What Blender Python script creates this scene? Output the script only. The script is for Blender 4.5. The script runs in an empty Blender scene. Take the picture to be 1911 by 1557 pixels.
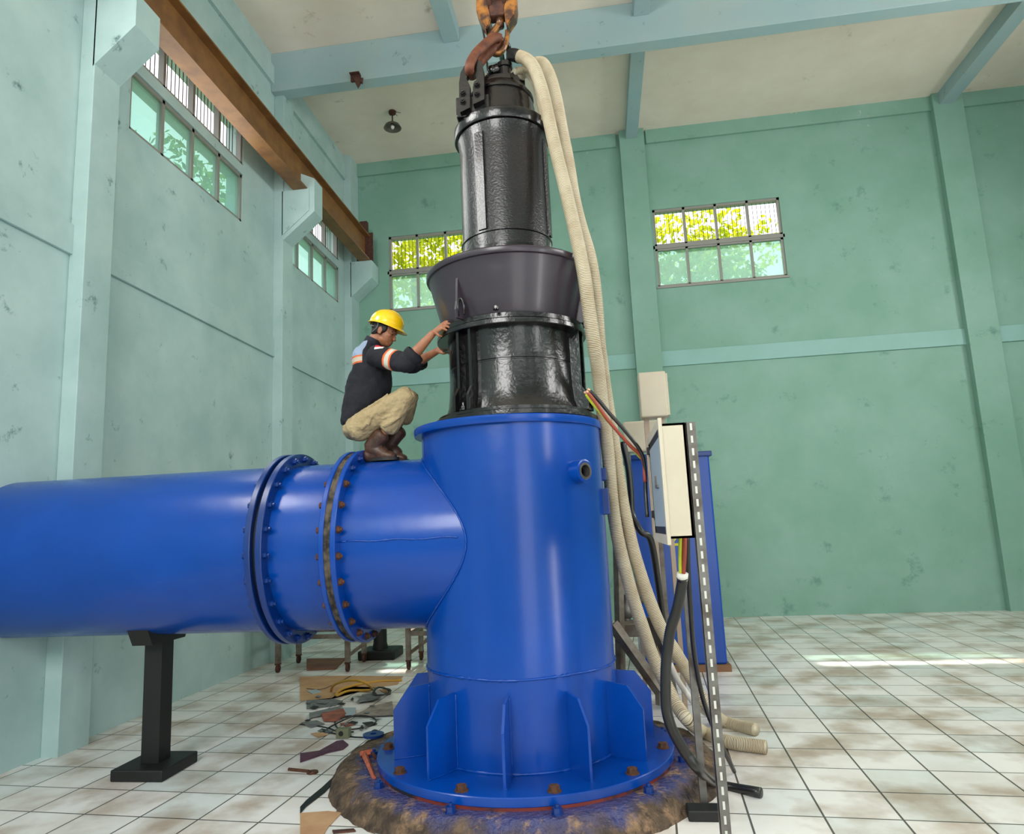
import bpy, bmesh, math, random
from mathutils import Vector, Matrix, noise
random.seed(7)
PI = math.pi
scn = bpy.context.scene
COL = scn.collection
R_ = math.radians
# ------------------------------------------------------------------ camera
FPX, PCX, PCY, CH = 1297.0, 935.5, 778.5, 1.75
pitch, roll, yaw = R_(9.06), R_(2.5), R_(7.8)
FW = Vector((-math.sin(yaw)*math.cos(pitch), math.cos(yaw)*math.cos(pitch), math.sin(pitch)))
_r0 = Vector((math.cos(yaw), math.sin(yaw), 0)); _u0 = _r0.cross(FW)
CR = _r0*math.cos(roll) + _u0*math.sin(roll)*-1
CU = _r0*math.sin(roll) + _u0*math.cos(roll)
if CR.z > 0:
    CR = _r0*math.cos(roll) - _u0*math.sin(roll); CU = _r0*math.sin(roll) + _u0*math.cos(roll)
ORG = Vector((0, 0, CH))
cd = bpy.data.cameras.new('camera'); cam = bpy.data.objects.new('camera', cd); COL.objects.link(cam)
cd.sensor_fit = 'HORIZONTAL'; cd.sensor_width = 36; cd.lens = FPX/1911*36
cd.shift_x = (955.5-PCX)/1911; cd.clip_end = 200
M = Matrix.Identity(4)
for i in range(3):
    M[i][0] = CR[i]; M[i][1] = CU[i]; M[i][2] = -FW[i]; M[i][3] = ORG[i]
cam.matrix_world = M
scn.camera = cam

def at(px, py, v, ax=1):
    d = FW + CR*((px-PCX)/FPX) - CU*((py-PCY)/FPX)
    return ORG + d*((v-ORG[ax])/d[ax])
FZ = .10        # top of the tiled floor
def ground(px, py, z=0.0): return at(px, py, z+FZ, 2)

def AT(p): return at(p[0], p[1], -p[2], 2) if p[2] < 0 else at(*p)   # negative: rests at that height
# ------------------------------------------------------------------ materials
def s2l(c): return tuple((x/12.92 if x <= .04045 else ((x+.055)/1.055)**2.4) for x in [v/255 for v in c])
MATS = {}
def mat(name, rgb, rough=.5, metal=0, coat=0, rgb2=None, vscale=3, vlo=.4, vhi=.65, bump=0, bscale=30, spec=.5, bdist=.01):
    m = bpy.data.materials.new(name); m.use_nodes = True
    nt = m.node_tree; N = nt.nodes; L = nt.links
    b = N['Principled BSDF']
    b.inputs['Base Color'].default_value = (*s2l(rgb), 1)
    b.inputs['Roughness'].default_value = rough; b.inputs['Metallic'].default_value = metal
    b.inputs['Coat Weight'].default_value = coat; b.inputs['Coat Roughness'].default_value = .12
    b.inputs['Specular IOR Level'].default_value = spec
    tc = N.new('ShaderNodeTexCoord')
    if rgb2:
        nz = N.new('ShaderNodeTexNoise'); nz.inputs['Scale'].default_value = vscale; nz.inputs['Detail'].default_value = 6
        nz.inputs['Roughness'].default_value = .6
        L.new(tc.outputs['Object'], nz.inputs['Vector'])
        cr = N.new('ShaderNodeValToRGB'); e = cr.color_ramp.elements
        e[0].position = vlo; e[1].position = vhi
        e[0].color = (*s2l(rgb), 1); e[1].color = (*s2l(rgb2), 1)
        L.new(nz.outputs['Fac'], cr.inputs['Fac']); L.new(cr.outputs['Color'], b.inputs['Base Color'])
    if bump:
        n2 = N.new('ShaderNodeTexNoise'); n2.inputs['Scale'].default_value = bscale; n2.inputs['Detail'].default_value = 4
        L.new(tc.outputs['Object'], n2.inputs['Vector'])
        bp = N.new('ShaderNodeBump'); bp.inputs['Strength'].default_value = bump; bp.inputs['Distance'].default_value = bdist
        L.new(n2.outputs['Fac'], bp.inputs['Height']); L.new(bp.outputs['Normal'], b.inputs['Normal'])
    MATS[name] = m
    return m
def nodes(m): return m.node_tree.nodes, m.node_tree.links, m.node_tree.nodes['Principled BSDF']

BLUE = mat('blue_paint', (0, 68, 162), .27, 0, .12, (0, 60, 146), 1.2, .35, .7, .25, 9, bdist=.006, spec=.38)
BLUE2 = mat('blue_paint_dark', (0, 48, 122), .34, 0, .1, (0, 42, 108), 2, .35, .7, .15, 20, bdist=.004)
BLACK = mat('black_paint', (15, 13, 15), .25, 0, .2, (9, 8, 10), 4, .35, .7, .6, 30, bdist=.006)
BELLM = mat('bell_paint', (54, 45, 55), .34, 0, .15, (46, 38, 47), 2, .35, .7, .12, 14, bdist=.005)
CASTM = mat('cast_black', (18, 16, 20), .26, 0, .3, None, bump=.6, bscale=70, bdist=.006)
RUBBER = mat('black_rubber', (16, 16, 17), .55)
CABLE = mat('black_cable', (26, 25, 25), .35, 0, .2)
RUST = mat('rust', (98, 60, 38), .85, 0, 0, (60, 38, 28), 40, .35, .65, .4, 90, bdist=.003)
DRUST = mat('dark_rust', (66, 44, 40), .8, .2, 0, (104, 62, 44), 20, .4, .7, .4, 60)
STEEL = mat('grey_steel', (120, 118, 114), .45, .7, 0, (90, 84, 78), 8)
GALV = mat('dirty_steel', (134, 126, 116), .6, .3, 0, (100, 84, 72), 7)
CREAM = mat('cream_enamel', (200, 190, 170), .45, 0, 0, (192, 180, 158), 2)
PLATE = mat('mounting_plate', (170, 184, 190), .4, .2)
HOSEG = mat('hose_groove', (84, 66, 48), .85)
HOSE = mat('hose_plastic', (202, 190, 164), .45, 0, 0, (182, 166, 138), 5, .4, .65)
CEIL = mat('ceiling_plaster', (236, 224, 210), .9, 0, 0, (226, 212, 196), 1.3, .35, .7, .2, 8)
WALL = mat('green_wall_paint', (118, 160, 142), .6, 0, 0, (134, 172, 158), 1.1, .35, .7, .15, 6)
WALL2 = mat('teal_wall_paint', (134, 176, 166), .6, 0, 0, (144, 184, 180), 1.2, .35, .7, .15, 6)
LWALL = mat('light_teal_paint', (176, 200, 198), .65, 0, 0, (156, 184, 182), 1.5, .35, .7, .15, 6)
BEAM = mat('beam_paint', (150, 178, 184), .65, 0, 0, (160, 180, 180), 1.2, .35, .65, .2, 8)
RAIL = mat('crane_orange', (134, 92, 48), .55, .1, 0, (110, 72, 40), 4)
YEL = mat('hook_yellow', (172, 112, 46), .34, .4, .3, (74, 46, 34), 9, .40, .56)
SLING = mat('rusty_shackle', (122, 72, 50), .6, .2, 0, (80, 44, 36), 12)
ALU = mat('window_frame', (150, 148, 142), .5, .3)
WOODP = mat('cardboard', (190, 152, 112), .85, 0, 0, (172, 132, 96), 4)
GREY = mat('gasket_sheet', (120, 124, 122), .7, 0, 0, (92, 94, 94), 9)
REDP = mat('red_plate', (158, 92, 72), .7, 0, 0, (120, 66, 52), 9)
PURP = mat('maroon_rag', (92, 58, 74), .9, 0, 0, (70, 44, 60), 14)
SKIN = mat('skin', (160, 104, 74), .5, 0, 0, (146, 90, 64), 12, bump=.1, bscale=90, bdist=.002)
HAIR = mat('hair', (24, 20, 20), .6, bump=.6, bscale=220, bdist=.003)
PANTS = mat('khaki_cloth', (172, 152, 116), .85, 0, 0, (156, 136, 100), 10, bump=.9, bscale=15, bdist=.03)
BOOT = mat('boot_leather', (84, 54, 40), .5, 0, .1, (58, 38, 30), 14, bump=.4, bscale=50, bdist=.006)
HAT = mat('helmet_yellow', (246, 196, 10), .25, 0, .5)
YELC = mat('hose_yellow', (200, 150, 50), .5)
WHITE = mat('white_enamel', (225, 222, 214), .4)
CORE_R = mat('core_red', (150, 62, 40), .45)
CORE_Y = mat('core_yellow_green', (186, 196, 40), .45)
COPPER = mat('copper_end', (222, 170, 140), .4, .6)
YPAINT = mat('number_yellow', (200, 200, 50), .6)
BARK = mat('bark', (92, 72, 52), .9)
LAMPM = mat('lamp_enamel', (96, 92, 84), .5, .2)

def floor_mat():
    m = mat('floor_tiles', (240, 237, 233), .35, 0, 0, (222, 214, 204), 1.6, .45, .75)
    N, L, b = nodes(m)
    tc = [n for n in N if n.type == 'TEX_COORD'][0]; cr = [n for n in N if n.type == 'VALTORGB'][0]
    br = N.new('ShaderNodeTexBrick'); br.offset = 0; br.inputs['Scale'].default_value = 1
    br.inputs['Brick Width'].default_value = .4; br.inputs['Row Height'].default_value = .4
    br.inputs['Mortar Size'].default_value = .006; br.inputs['Mortar Smooth'].default_value = 0
    br.inputs['Color1'].default_value = (1, 1, 1, 1); br.inputs['Color2'].default_value = (.62, .78, .8, 1)
    br.inputs['Bias'].default_value = -.55
    br.inputs['Mortar'].default_value = (.12, .11, .1, 1)
    mp = N.new('ShaderNodeMapping'); mp.inputs['Rotation'].default_value = (0, 0, R_(4))
    L.new(tc.outputs['Object'], mp.inputs['Vector']); L.new(mp.outputs['Vector'], br.inputs['Vector'])
    mx = N.new('ShaderNodeMix'); mx.data_type = 'RGBA'; mx.blend_type = 'MULTIPLY'; mx.inputs[0].default_value = 1
    L.new(cr.outputs['Color'], mx.inputs[6]); L.new(br.outputs['Color'], mx.inputs[7])
    nz = N.new('ShaderNodeTexNoise'); nz.inputs['Scale'].default_value = 2.3; nz.inputs['Detail'].default_value = 8
    L.new(tc.outputs['Object'], nz.inputs['Vector'])
    r2 = N.new('ShaderNodeValToRGB'); r2.color_ramp.elements[0].position = .46; r2.color_ramp.elements[1].position = .66
    r2.color_ramp.elements[0].color = (1, 1, 1, 1); r2.color_ramp.elements[1].color = (.6, .5, .42, 1)
    L.new(nz.outputs['Fac'], r2.inputs['Fac'])
    m2 = N.new('ShaderNodeMix'); m2.data_type = 'RGBA'; m2.blend_type = 'MULTIPLY'; m2.inputs[0].default_value = 1
    L.new(mx.outputs[2], m2.inputs[6]); L.new(r2.outputs['Color'], m2.inputs[7])
    L.new(m2.outputs[2], b.inputs['Base Color'])
    return m
FLOOR = floor_mat()

def plinth_mat():
    m = mat('plinth_concrete', (112, 92, 72), .8, 0, 0, (62, 50, 42), 9, .35, .62, 1, 34, bdist=.03)
    N, L, b = nodes(m)
    tc = [n for n in N if n.type == 'TEX_COORD'][0]; cr = [n for n in N if n.type == 'VALTORGB'][0]
    sp = N.new('ShaderNodeSeparateXYZ'); L.new(tc.outputs['Object'], sp.inputs[0])
    cx = N.new('ShaderNodeCombineXYZ'); L.new(sp.outputs[0], cx.inputs[0]); L.new(sp.outputs[1], cx.inputs[1])
    ln = N.new('ShaderNodeVectorMath'); ln.operation = 'LENGTH'; L.new(cx.outputs[0], ln.inputs[0])
    nz = N.new('ShaderNodeTexNoise'); nz.inputs['Scale'].default_value = 4; nz.inputs['Detail'].default_value = 8
    L.new(tc.outputs['Object'], nz.inputs['Vector'])
    ad = N.new('ShaderNodeMath'); ad.operation = 'MULTIPLY_ADD'; ad.inputs[1].default_value = .35
    L.new(nz.outputs['Fac'], ad.inputs[0]); L.new(ln.outputs['Value'], ad.inputs[2])
    mr = N.new('ShaderNodeMapRange'); mr.inputs[1].default_value = 1.33; mr.inputs[2].default_value = 1.25
    L.new(ad.outputs[0], mr.inputs[0])
    mx = N.new('ShaderNodeMix'); mx.data_type = 'RGBA'
    L.new(mr.outputs[0], mx.inputs[0]); L.new(cr.outputs['Color'], mx.inputs[6])
    mx.inputs[7].default_value = (*s2l((62, 64, 112)), 1)
    L.new(mx.outputs[2], b.inputs['Base Color'])
    rr = N.new('ShaderNodeMapRange'); rr.inputs[3].default_value = .85; rr.inputs[4].default_value = .3
    L.new(mr.outputs[0], rr.inputs[0]); L.new(rr.outputs[0], b.inputs['Roughness'])
    return m
PLINTH = plinth_mat()

def chip(m, rgb, scale, lo, hi, zlo=None, zhi=None):
    """paint chips / stains of another colour"""
    N, L, b = nodes(m); tc = [n for n in N if n.type == 'TEX_COORD'][0]
    src = b.inputs['Base Color'].links[0].from_socket
    nz = N.new('ShaderNodeTexNoise'); nz.inputs['Scale'].default_value = scale; nz.inputs['Detail'].default_value = 8
    nz.inputs['Roughness'].default_value = .7
    L.new(tc.outputs['Object'], nz.inputs['Vector'])
    mr = N.new('ShaderNodeMapRange'); mr.inputs[1].default_value = lo; mr.inputs[2].default_value = hi
    L.new(nz.outputs['Fac'], mr.inputs[0]); f = mr.outputs[0]
    if zlo is not None:
        sp = N.new('ShaderNodeSeparateXYZ'); L.new(tc.outputs['Object'], sp.inputs[0])
        m2 = N.new('ShaderNodeMapRange'); m2.inputs[1].default_value = zlo; m2.inputs[2].default_value = zhi
        L.new(sp.outputs[2], m2.inputs[0])
        mu = N.new('ShaderNodeMath'); mu.operation = 'MULTIPLY'; L.new(f, mu.inputs[0]); L.new(m2.outputs[0], mu.inputs[1]); f = mu.outputs[0]
    mx = N.new('ShaderNodeMix'); mx.data_type = 'RGBA'; L.new(f, mx.inputs[0]); L.new(src, mx.inputs[6])
    mx.inputs[7].default_value = (*s2l(rgb), 1); L.new(mx.outputs[2], b.inputs['Base Color'])
chip(WALL, (205, 205, 190), 5, .64, .68, 8.3, 9.0)
chip(WALL, (84, 128, 116), 2.5, .6, .75)
chip(LWALL, (96, 120, 120), 4, .62, .72)
chip(CEIL, (150, 132, 108), 1.6, .62, .78)
chip(BEAM, (100, 130, 134), 3.5, .62, .72)
chip(PLINTH, (150, 120, 92), 7, .53, .66)
chip(BLACK, (90, 84, 92), 30, .7, .74)

def glass_mat(name, tint, haze, hz=(200, 225, 215)):
    m = bpy.data.materials.new(name); m.use_nodes = True; N = m.node_tree.nodes; L = m.node_tree.links
    N.remove(N['Principled BSDF']); out = N['Material Output']
    tr = N.new('ShaderNodeBsdfTransparent'); tr.inputs[0].default_value = (*tint, 1)
    df = N.new('ShaderNodeBsdfTranslucent'); df.inputs[0].default_value = (*s2l(hz), 1)
    gl = N.new('ShaderNodeBsdfGlossy'); gl.inputs['Roughness'].default_value = .05
    a = N.new('ShaderNodeMixShader'); a.inputs[0].default_value = haze; L.new(tr.outputs[0], a.inputs[1]); L.new(df.outputs[0], a.inputs[2])
    c = N.new('ShaderNodeMixShader'); c.inputs[0].default_value = .05; L.new(a.outputs[0], c.inputs[1]); L.new(gl.outputs[0], c.inputs[2])
    L.new(c.outputs[0], out.inputs[0]); return m
GLASS = glass_mat('pane_glass', (.55, .72, .66), .22)
def leaf_mat(name, a, b_):
    m = mat(name, a, .6, 0, 0, b_, 1.5, .35, .65)
    N, L, b = nodes(m); out = N['Material Output']
    t = N.new('ShaderNodeBsdfTranslucent'); L.new(b.inputs['Base Color'].links[0].from_socket, t.inputs[0])
    mx = N.new('ShaderNodeMixShader'); mx.inputs[0].default_value = .5
    L.new(b.outputs[0], mx.inputs[1]); L.new(t.outputs[0], mx.inputs[2]); L.new(mx.outputs[0], out.inputs[0]); return m
LEAF = leaf_mat('leaf_green', (110, 150, 50), (60, 100, 30))
LEAFY = leaf_mat('leaf_yellow', (206, 206, 30), (150, 170, 20))
GRND = mat('outside_ground', (96, 110, 70), .9, 0, 0, (70, 90, 50), 2)

# ------------------------------------------------------------------ object helpers
def link(name, me, m, parent=None, smooth=False):
    o = bpy.data.objects.new(name, me); COL.objects.link(o)
    if m:
        for mm in (m if isinstance(m, (list, tuple)) else [m]): me.materials.append(mm)
    if smooth:
        me.shade_smooth()
        if smooth is not True: me.set_sharp_from_angle(angle=R_(smooth))
    if parent is not None: adopt(o, parent)
    return o
def wloc(o):
    l = o.location.copy(); p = o.parent
    return o['_w'] if '_w' in o else l
WL = {}
def adopt(o, p):
    o.parent = p
    base = WL.get(p.name, Vector((0, 0, 0)))
    if p.name in ROT: o.matrix_parent_inverse = Matrix.Identity(4)
    else: o.matrix_parent_inverse = Matrix.Translation(-base)
    WL[o.name] = Vector((0, 0, 0))
ROT = set()
def empty(name, loc, label, cat, group=None):
    o = bpy.data.objects.new(name, None); COL.objects.link(o); o.location = loc; o.empty_display_size = .1
    WL[o.name] = Vector(loc); o['label'] = label; o['category'] = cat
    if group: o['group'] = group
    return o
def tag(o, label, cat, group=None, kind=None):
    o['label'] = label; o['category'] = cat
    if group: o['group'] = group
    if kind: o['kind'] = kind
    return o
def struct(o): o['kind'] = 'structure'; return o
def center(o):
    """move a top-level mesh's origin to the middle of its foot"""
    me = o.data; xs = [v.co for v in me.vertices]
    c = Vector(((min(v.x for v in xs)+max(v.x for v in xs))/2, (min(v.y for v in xs)+max(v.y for v in xs))/2, min(v.z for v in xs)))
    me.transform(Matrix.Translation(-c)); o.location = c; WL[o.name] = c; return o
class MB:
    def __init__(s): s.b = bmesh.new()
    def box(s, x0, y0, z0, x1, y1, z1, bev=0, mtx=None, mi=0):
        r = bmesh.ops.create_cube(s.b, size=1)
        vs = r['verts']
        for v in vs:
            v.co = Vector((x0+(v.co.x+.5)*(x1-x0), y0+(v.co.y+.5)*(y1-y0), z0+(v.co.z+.5)*(z1-z0)))
        fs = list({f for v in vs for f in v.link_faces})
        for f in fs: f.material_index = mi
        if bev:
            es = list({e for v in vs for e in v.link_edges})
            rb = bmesh.ops.bevel(s.b, geom=es, offset=bev, segments=2, profile=.5, affect='EDGES')
            vs = list({v for f in rb['faces'] for v in f.verts} | {v for v in vs if v.is_valid})
        if mtx is not None:
            for v in vs: v.co = mtx @ v.co
        return s
    def poly(s, pts, ext, mi=0):
        """extrude closed polygon (Vectors) by vector ext"""
        a = [s.b.verts.new(p) for p in pts]; c = [s.b.verts.new(Vector(p)+ext) for p in pts]; n = len(pts)
        fs = [s.b.faces.new(a), s.b.faces.new(c[::-1])]
        for i in range(n): fs.append(s.b.faces.new([a[i], c[i], c[(i+1) % n], a[(i+1) % n]]))
        for f in fs: f.material_index = mi
        bmesh.ops.triangulate(s.b, faces=fs[:2]) if n > 4 else None
        return s
    def lathe(s, prof, c=(0, 0), n=96, axis='Z', closed=False, a0=0, mtx=None):
        rings = []
        for r, z in prof:
            ring = []
            for i in range(n):
                t = a0+2*PI*i/n
                p = Vector((r*math.cos(t), r*math.sin(t), z))
                if axis == 'X': p = Vector((z, r*math.cos(t), r*math.sin(t)))
                if mtx is not None: p = mtx @ p
                else: p += Vector((c[0], c[1], 0)) if axis == 'Z' else Vector((0, c[0], c[1]))
                ring.append(s.b.verts.new(p))
            rings.append(ring)
        k = len(rings)
        for j in range(k if closed else k-1):
            A, B = rings[j], rings[(j+1) % k]
            for i in range(n): s.b.faces.new([A[i], A[(i+1) % n], B[(i+1) % n], B[i]])
        if not closed:
            for ring, fl in ((rings[0], 1), (rings[-1], 0)):
                s.b.faces.new(ring[::-1] if fl else ring)
        return s
    def tube(s, pts, rad, n=12, cap=True, flat=1.0, up=None):
        """tube along points; rad number or list"""
        pts = [Vector(p) for p in pts]; k = len(pts)
        rad = rad if isinstance(rad, (list, tuple)) else [rad]*k
        t0 = (pts[1]-pts[0]).normalized()
        u = Vector(up) if up is not None else (Vector((0, 0, 1)) if abs(t0.z) < .9 else Vector((1, 0, 0)))
        u = (u-t0*u.dot(t0)).normalized(); rings = []
        for i in range(k):
            t = (pts[min(i+1, k-1)]-pts[max(i-1, 0)]).normalized()
            u = (u-t*u.dot(t)); u = u.normalized(); w = t.cross(u)
            rings.append([s.b.verts.new(pts[i]+(u*math.cos(2*PI*j/n)*flat+w*math.sin(2*PI*j/n))*rad[i]) for j in range(n)])
        for i in range(k-1):
            for j in range(n): s.b.faces.new([rings[i][j], rings[i][(j+1) % n], rings[i+1][(j+1) % n], rings[i+1][j]])
        if cap: s.b.faces.new(rings[0][::-1]); s.b.faces.new(rings[-1])
        return s
    def cyl(s, p, q, r, n=16, r2=None): return s.tube([p, q], [r, r if r2 is None else r2], n)
    def ball(s, c, r, sx=1, sy=1, sz=1, mtx=None, seg=20):
        rr = bmesh.ops.create_uvsphere(s.b, u_segments=seg, v_segments=seg//2+2, radius=r)
        for v in rr['verts']:
            v.co = Vector((v.co.x*sx, v.co.y*sy, v.co.z*sz))
            if mtx is not None: v.co = mtx @ v.co
            v.co += Vector(c)
        return s
    def build(s, name, m, parent=None, smooth=False):
        bmesh.ops.recalc_face_normals(s.b, faces=s.b.faces)
        me = bpy.data.meshes.new(name); s.b.to_mesh(me); s.b.free()
        return link(name, me, m, parent, smooth)
def crom(pts, k=8):
    pts = [Vector(p) for p in pts]; out = []
    P = [pts[0]*2-pts[1]]+pts+[pts[-1]*2-pts[-2]]
    for i in range(1, len(P)-2):
        a, b, c, d = P[i-1:i+3]
        for j in range(k):
            t = j/k
            out.append(.5*((2*b)+(c-a)*t+(2*a-5*b+4*c-d)*t*t+(3*b-3*c+d-a)*t**3))
    out.append(pts[-1]); return out
def resample(pts, step):
    out = [pts[0]]; acc = 0
    for a, b in zip(pts, pts[1:]):
        l = (b-a).length; d = step-acc
        while d <= l:
            out.append(a+(b-a)*(d/l)); d += step
        acc = (acc+l) % step if l+acc >= step else acc+l
    return out
def copy_tree(o, parent=None):
    c = o.copy(); COL.objects.link(c)
    if parent is not None: c.parent = parent; c.matrix_parent_inverse = o.matrix_parent_inverse.copy()
    WL[c.name] = WL.get(o.name, Vector((0, 0, 0)))
    for ch in list(o.children): copy_tree(ch, c)
    return c

# ------------------------------------------------------------------ room
XL, XR, YB, YF, ZC = -4.55, 8.6, 12.5, -4.5, 9.07
def wall(name, axis, pos, thick, u0, u1, holes, m, z1=ZC):
    """wall with rectangular openings; axis 'Y' = plane Y=pos running along X"""
    us = sorted({u0, u1, *[h[0] for h in holes], *[h[1] for h in holes]})
    zs = sorted({0, z1, *[h[2] for h in holes], *[h[3] for h in holes]})
    b = MB()
    for i in range(len(us)-1):
        run = None
        for j in range(len(zs)-1):
            cu, cz = (us[i]+us[i+1])/2, (zs[j]+zs[j+1])/2
            if any(h[0] < cu < h[1] and h[2] < cz < h[3] for h in holes): continue
            if axis == 'Y': b.box(us[i], pos, zs[j], us[i+1], pos+thick, zs[j+1])
            else: b.box(pos, us[i], zs[j], pos+thick, us[i+1], zs[j+1])
    bmesh.ops.remove_doubles(b.b, verts=b.b.verts, dist=.0001)
    return struct(b.build(name, m))
WB = [(-3.79, -1.53), (1.29, 3.56)]
back_holes = [(a, b, 5.97, 7.48) for a, b in WB]
wall('wall_back', 'Y', YB, .25, XL-.25, XR+.25, back_holes, WALL)
WLF = [(9.52, 11.82), (6.0, 8.3), (1.2, 3.5)]
left_holes = [(a, b, 5.97, 6.66) for a, b in WLF]+[(a, b, 6.80, 7.40) for a, b in WLF]
wall('wall_left', 'X', XL-.25, .25, YF-.25, YB, left_holes, LWALL)
right_holes = [(-3.4, -1.2, 0.0, 5.2), (1.5, 4.0, 5.2, 7.4), (6, 8.5, 5.2, 7.4)]
wall('wall_right', 'X', XR, .25, YF-.25, YB, right_holes, WALL2)
front_holes = [(-3.6, -.6, 4.6, 7.6), (1.4, 4.6, 0.0, 5.6), (6, 7.6, 5, 7.4)]
wall('wall_front', 'Y', YF-.25, .25, XL, XR, front_holes, WALL2)
struct(MB().box(XL-.25, YF-.25, -.2, XR+.25, YB+.25, FZ).build('floor', FLOOR))
struct(MB().box(XL-.25, YF-.25, ZC, XR+.25, YB+.25, ZC+.2).build('ceiling', CEIL))
# trims: cornice, belt ledge, columns, beams
tn = [0]
def trim(b, m):
    tn[0] += 1; return struct(b.build('trim_%d' % tn[0], m))
trim(MB().box(XL, YB-.05, 8.80, .72, YB, ZC).box(1.28, YB-.05, 8.80, XR, YB, ZC), WALL)
trim(MB().box(XL, YB-.035, 4.48, .78, YB, 4.76, .006).box(1.24, YB-.035, 4.48, XR, YB, 4.76, .006), WALL2)
trim(MB().box(XL, YF, 4.32, XL+.035, YB, 4.60, .006), LWALL)
trim(MB().box(XL, YF, 8.55, XL+.05, YB, 8.85), LWALL)
trim(MB().box(.78, YB-.14, 0, 1.24, YB, ZC, .008), WALL)
trim(MB().box(6.3, YB-.14, 0, 6.8, YB, ZC, .008), WALL)
# corner column with corbel under the crane rail
b = MB(); b.box(XL, YB-.42, 0, -4.40, YB, ZC, .006)
yc = YB-.42
b.poly([Vector((-4.42, yc, 6.86)), Vector((-4.0, yc, 6.86)), Vector((-4.0, yc, 6.52)), Vector((-4.42, yc, 6.16))], Vector((0, .4, 0)))
trim(b, LWALL)
for yk in (9.2, 5.3, 1.4, -2.6):
    b = MB(); b.box(XL, yk, 0, -4.40, yk+.35, ZC, .006)
    b.poly([Vector((-4.42, yk, 6.86)), Vector((-4.0, yk, 6.86)), Vector((-4.0, yk, 6.52)), Vector((-4.42, yk, 6.16))], Vector((0, .35, 0)))
    trim(b, LWALL)
# upstand that clasps the rail at the nearer column
trim(MB().poly([Vector((-4.40, 9.22, 7.25)), Vector((-3.92, 9.22, 7.02)), Vector((-3.92, 9.22, 6.5)), Vector((-4.40, 9.22, 6.1))], Vector((0, .3, 0))), LWALL)
# ceiling beams
trim(MB().box(XL, 9.08, 8.43, XR, 9.30, ZC, .008), BEAM)
trim(MB().box(XL, 3.6, 8.43, XR, 3.85, ZC, .008), BEAM)
trim(MB().box(.90, 9.30, 8.88, 1.12, YB, ZC, .006), BEAM)
trim(MB().box(.90, 3.85, 8.84, 1.12, 9.08, ZC, .006), BEAM)
trim(MB().box(-1.86, 3.85, 8.84, -1.62, 9.08, ZC, .006), BEAM)
trim(MB().box(6.4, 3.85, 8.84, 6.64, YB, ZC, .006), BEAM)

# windows
def window(idx, axis, pos, u0, u1, z0, zm, z1, panes, grille=True, sgn=1, two=None):
    """steel window in its opening: lower row glazed, upper row open with a bar grille"""
    def bx(b, ua, ub, za, zb, d0, d1):
        if axis == 'Y': b.box(ua, pos+d0, za, ub, pos+d1, zb)
        else: b.box(pos-d1, ua, za, pos-d0, ub, zb)
    root = bpy.data.objects.new('window_%d' % idx, None); COL.objects.link(root)
    loc = Vector(((u0+u1)/2, pos, z0)) if axis == 'Y' else Vector((pos, (u0+u1)/2, z0))
    root.location = loc; WL[root.name] = loc; root['kind'] = 'structure'
    lo, hi = two if two else (zm-.02, zm+.02)
    b = MB(); fw = .045
    for za, zb in ((z0, lo), (hi, z1)):
        bx(b, u0, u1, za, za+fw, .02, .09); bx(b, u0, u1, zb-fw, zb, .02, .09)
        for k in range(panes+1):
            u = u0+(u1-u0)*k/panes; u = min(max(u, u0+fw/2), u1-fw/2)
            bx(b, u-fw/2, u+fw/2, za, zb, .02, .09)
    if not two: bx(b, u0-.03, u1+.03, zm-.03, zm+.03, .0, .1); bx(b, u0-.03, u1+.03, z0-.03, z0+.01, -.03, .1)
    b.build('window_frame', ALU, root)
    for k in range(panes):
        ua = u0+(u1-u0)*k/panes+.02; ub = u0+(u1-u0)*(k+1)/panes-.02
        b = MB(); bx(b, ua, ub, z0+.03, lo-.02, .05, .054); b.build('pane', GLASS, root)
    b = MB(); n = int((u1-u0)/.075)
    for k in range(1, n):
        u = u0+(u1-u0)*k/n; bx(b, u-.004, u+.004, hi, z1, .12, .128)
    b.build('grille', DRUST, root)
for i, (a, c) in enumerate(WB): window(i+1, 'Y', YB, a, c, 5.97, 6.74, 7.48, 4)
for i, (a, c) in enumerate(WLF): window(i+3, 'X', XL, a, c, 5.97, 6.7, 7.40, 4, two=(6.66, 6.80))

# crane rails along the side walls and the bridge that carries the hoist
def ibeam(b, x, y0, y1, z0, z1, w=.2, t=.022):
    b.box(x-w/2, y0, z0, x+w/2, y1, z0+t); b.box(x-w/2, y0, z1-t, x+w/2, y1, z1); b.box(x-.008, y0, z0+t, x+.008, y1, z1-t)
b = MB(); ibeam(b, -4.14, YF+.1, 12.1, 6.862, 7.36, .22)
r = empty('crane_rail_beam', (-4.14, 5, 6.862), 'orange brown steel runway beam carried on corbels along the left wall', 'beam')
b.build('girder', RAIL, r)
MB().box(-4.18, YF+.1, 7.36, -4.10, 12.1, 7.42).build('rail', DRUST, r)
MB().box(-4.3, 12.1, 6.862, -3.98, 12.13, 7.42).box(-4.2, 12.0, 7.36, -4.06, 12.1, 7.62).build('end_stop', DRUST, r)
r = empty('crane_rail_beam', (8.2, 5, 6.862), 'orange brown steel runway beam along the right wall', 'beam')
b = MB(); ibeam(b, 8.2, YF+.1, 12.1, 6.862, 7.36, .22); b.build('girder', RAIL, r)
MB().box(8.16, YF+.1, 7.36, 8.24, 12.1, 7.42).build('rail', DRUST, r)
for yk in (-2, 5, 11): MB().box(8.05, yk, 6.4, XR, yk+.2, 6.86).build('corbel', LWALL, r)
r = empty('crane_bridge', (2, 5, 7.42), 'orange steel overhead crane bridge girder above the pump', 'crane')
MB().box(-4.2, 4.86, 7.50, 8.25, 5.14, 8.0).build('girder', RAIL, r)
MB().box(-4.25, 4.2, 7.42, -4.04, 5.8, 7.56).build('end_carriage', RAIL, r); MB().box(8.1, 4.2, 7.42, 8.3, 5.8, 7.56).build('end_carriage', RAIL, r)
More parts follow.
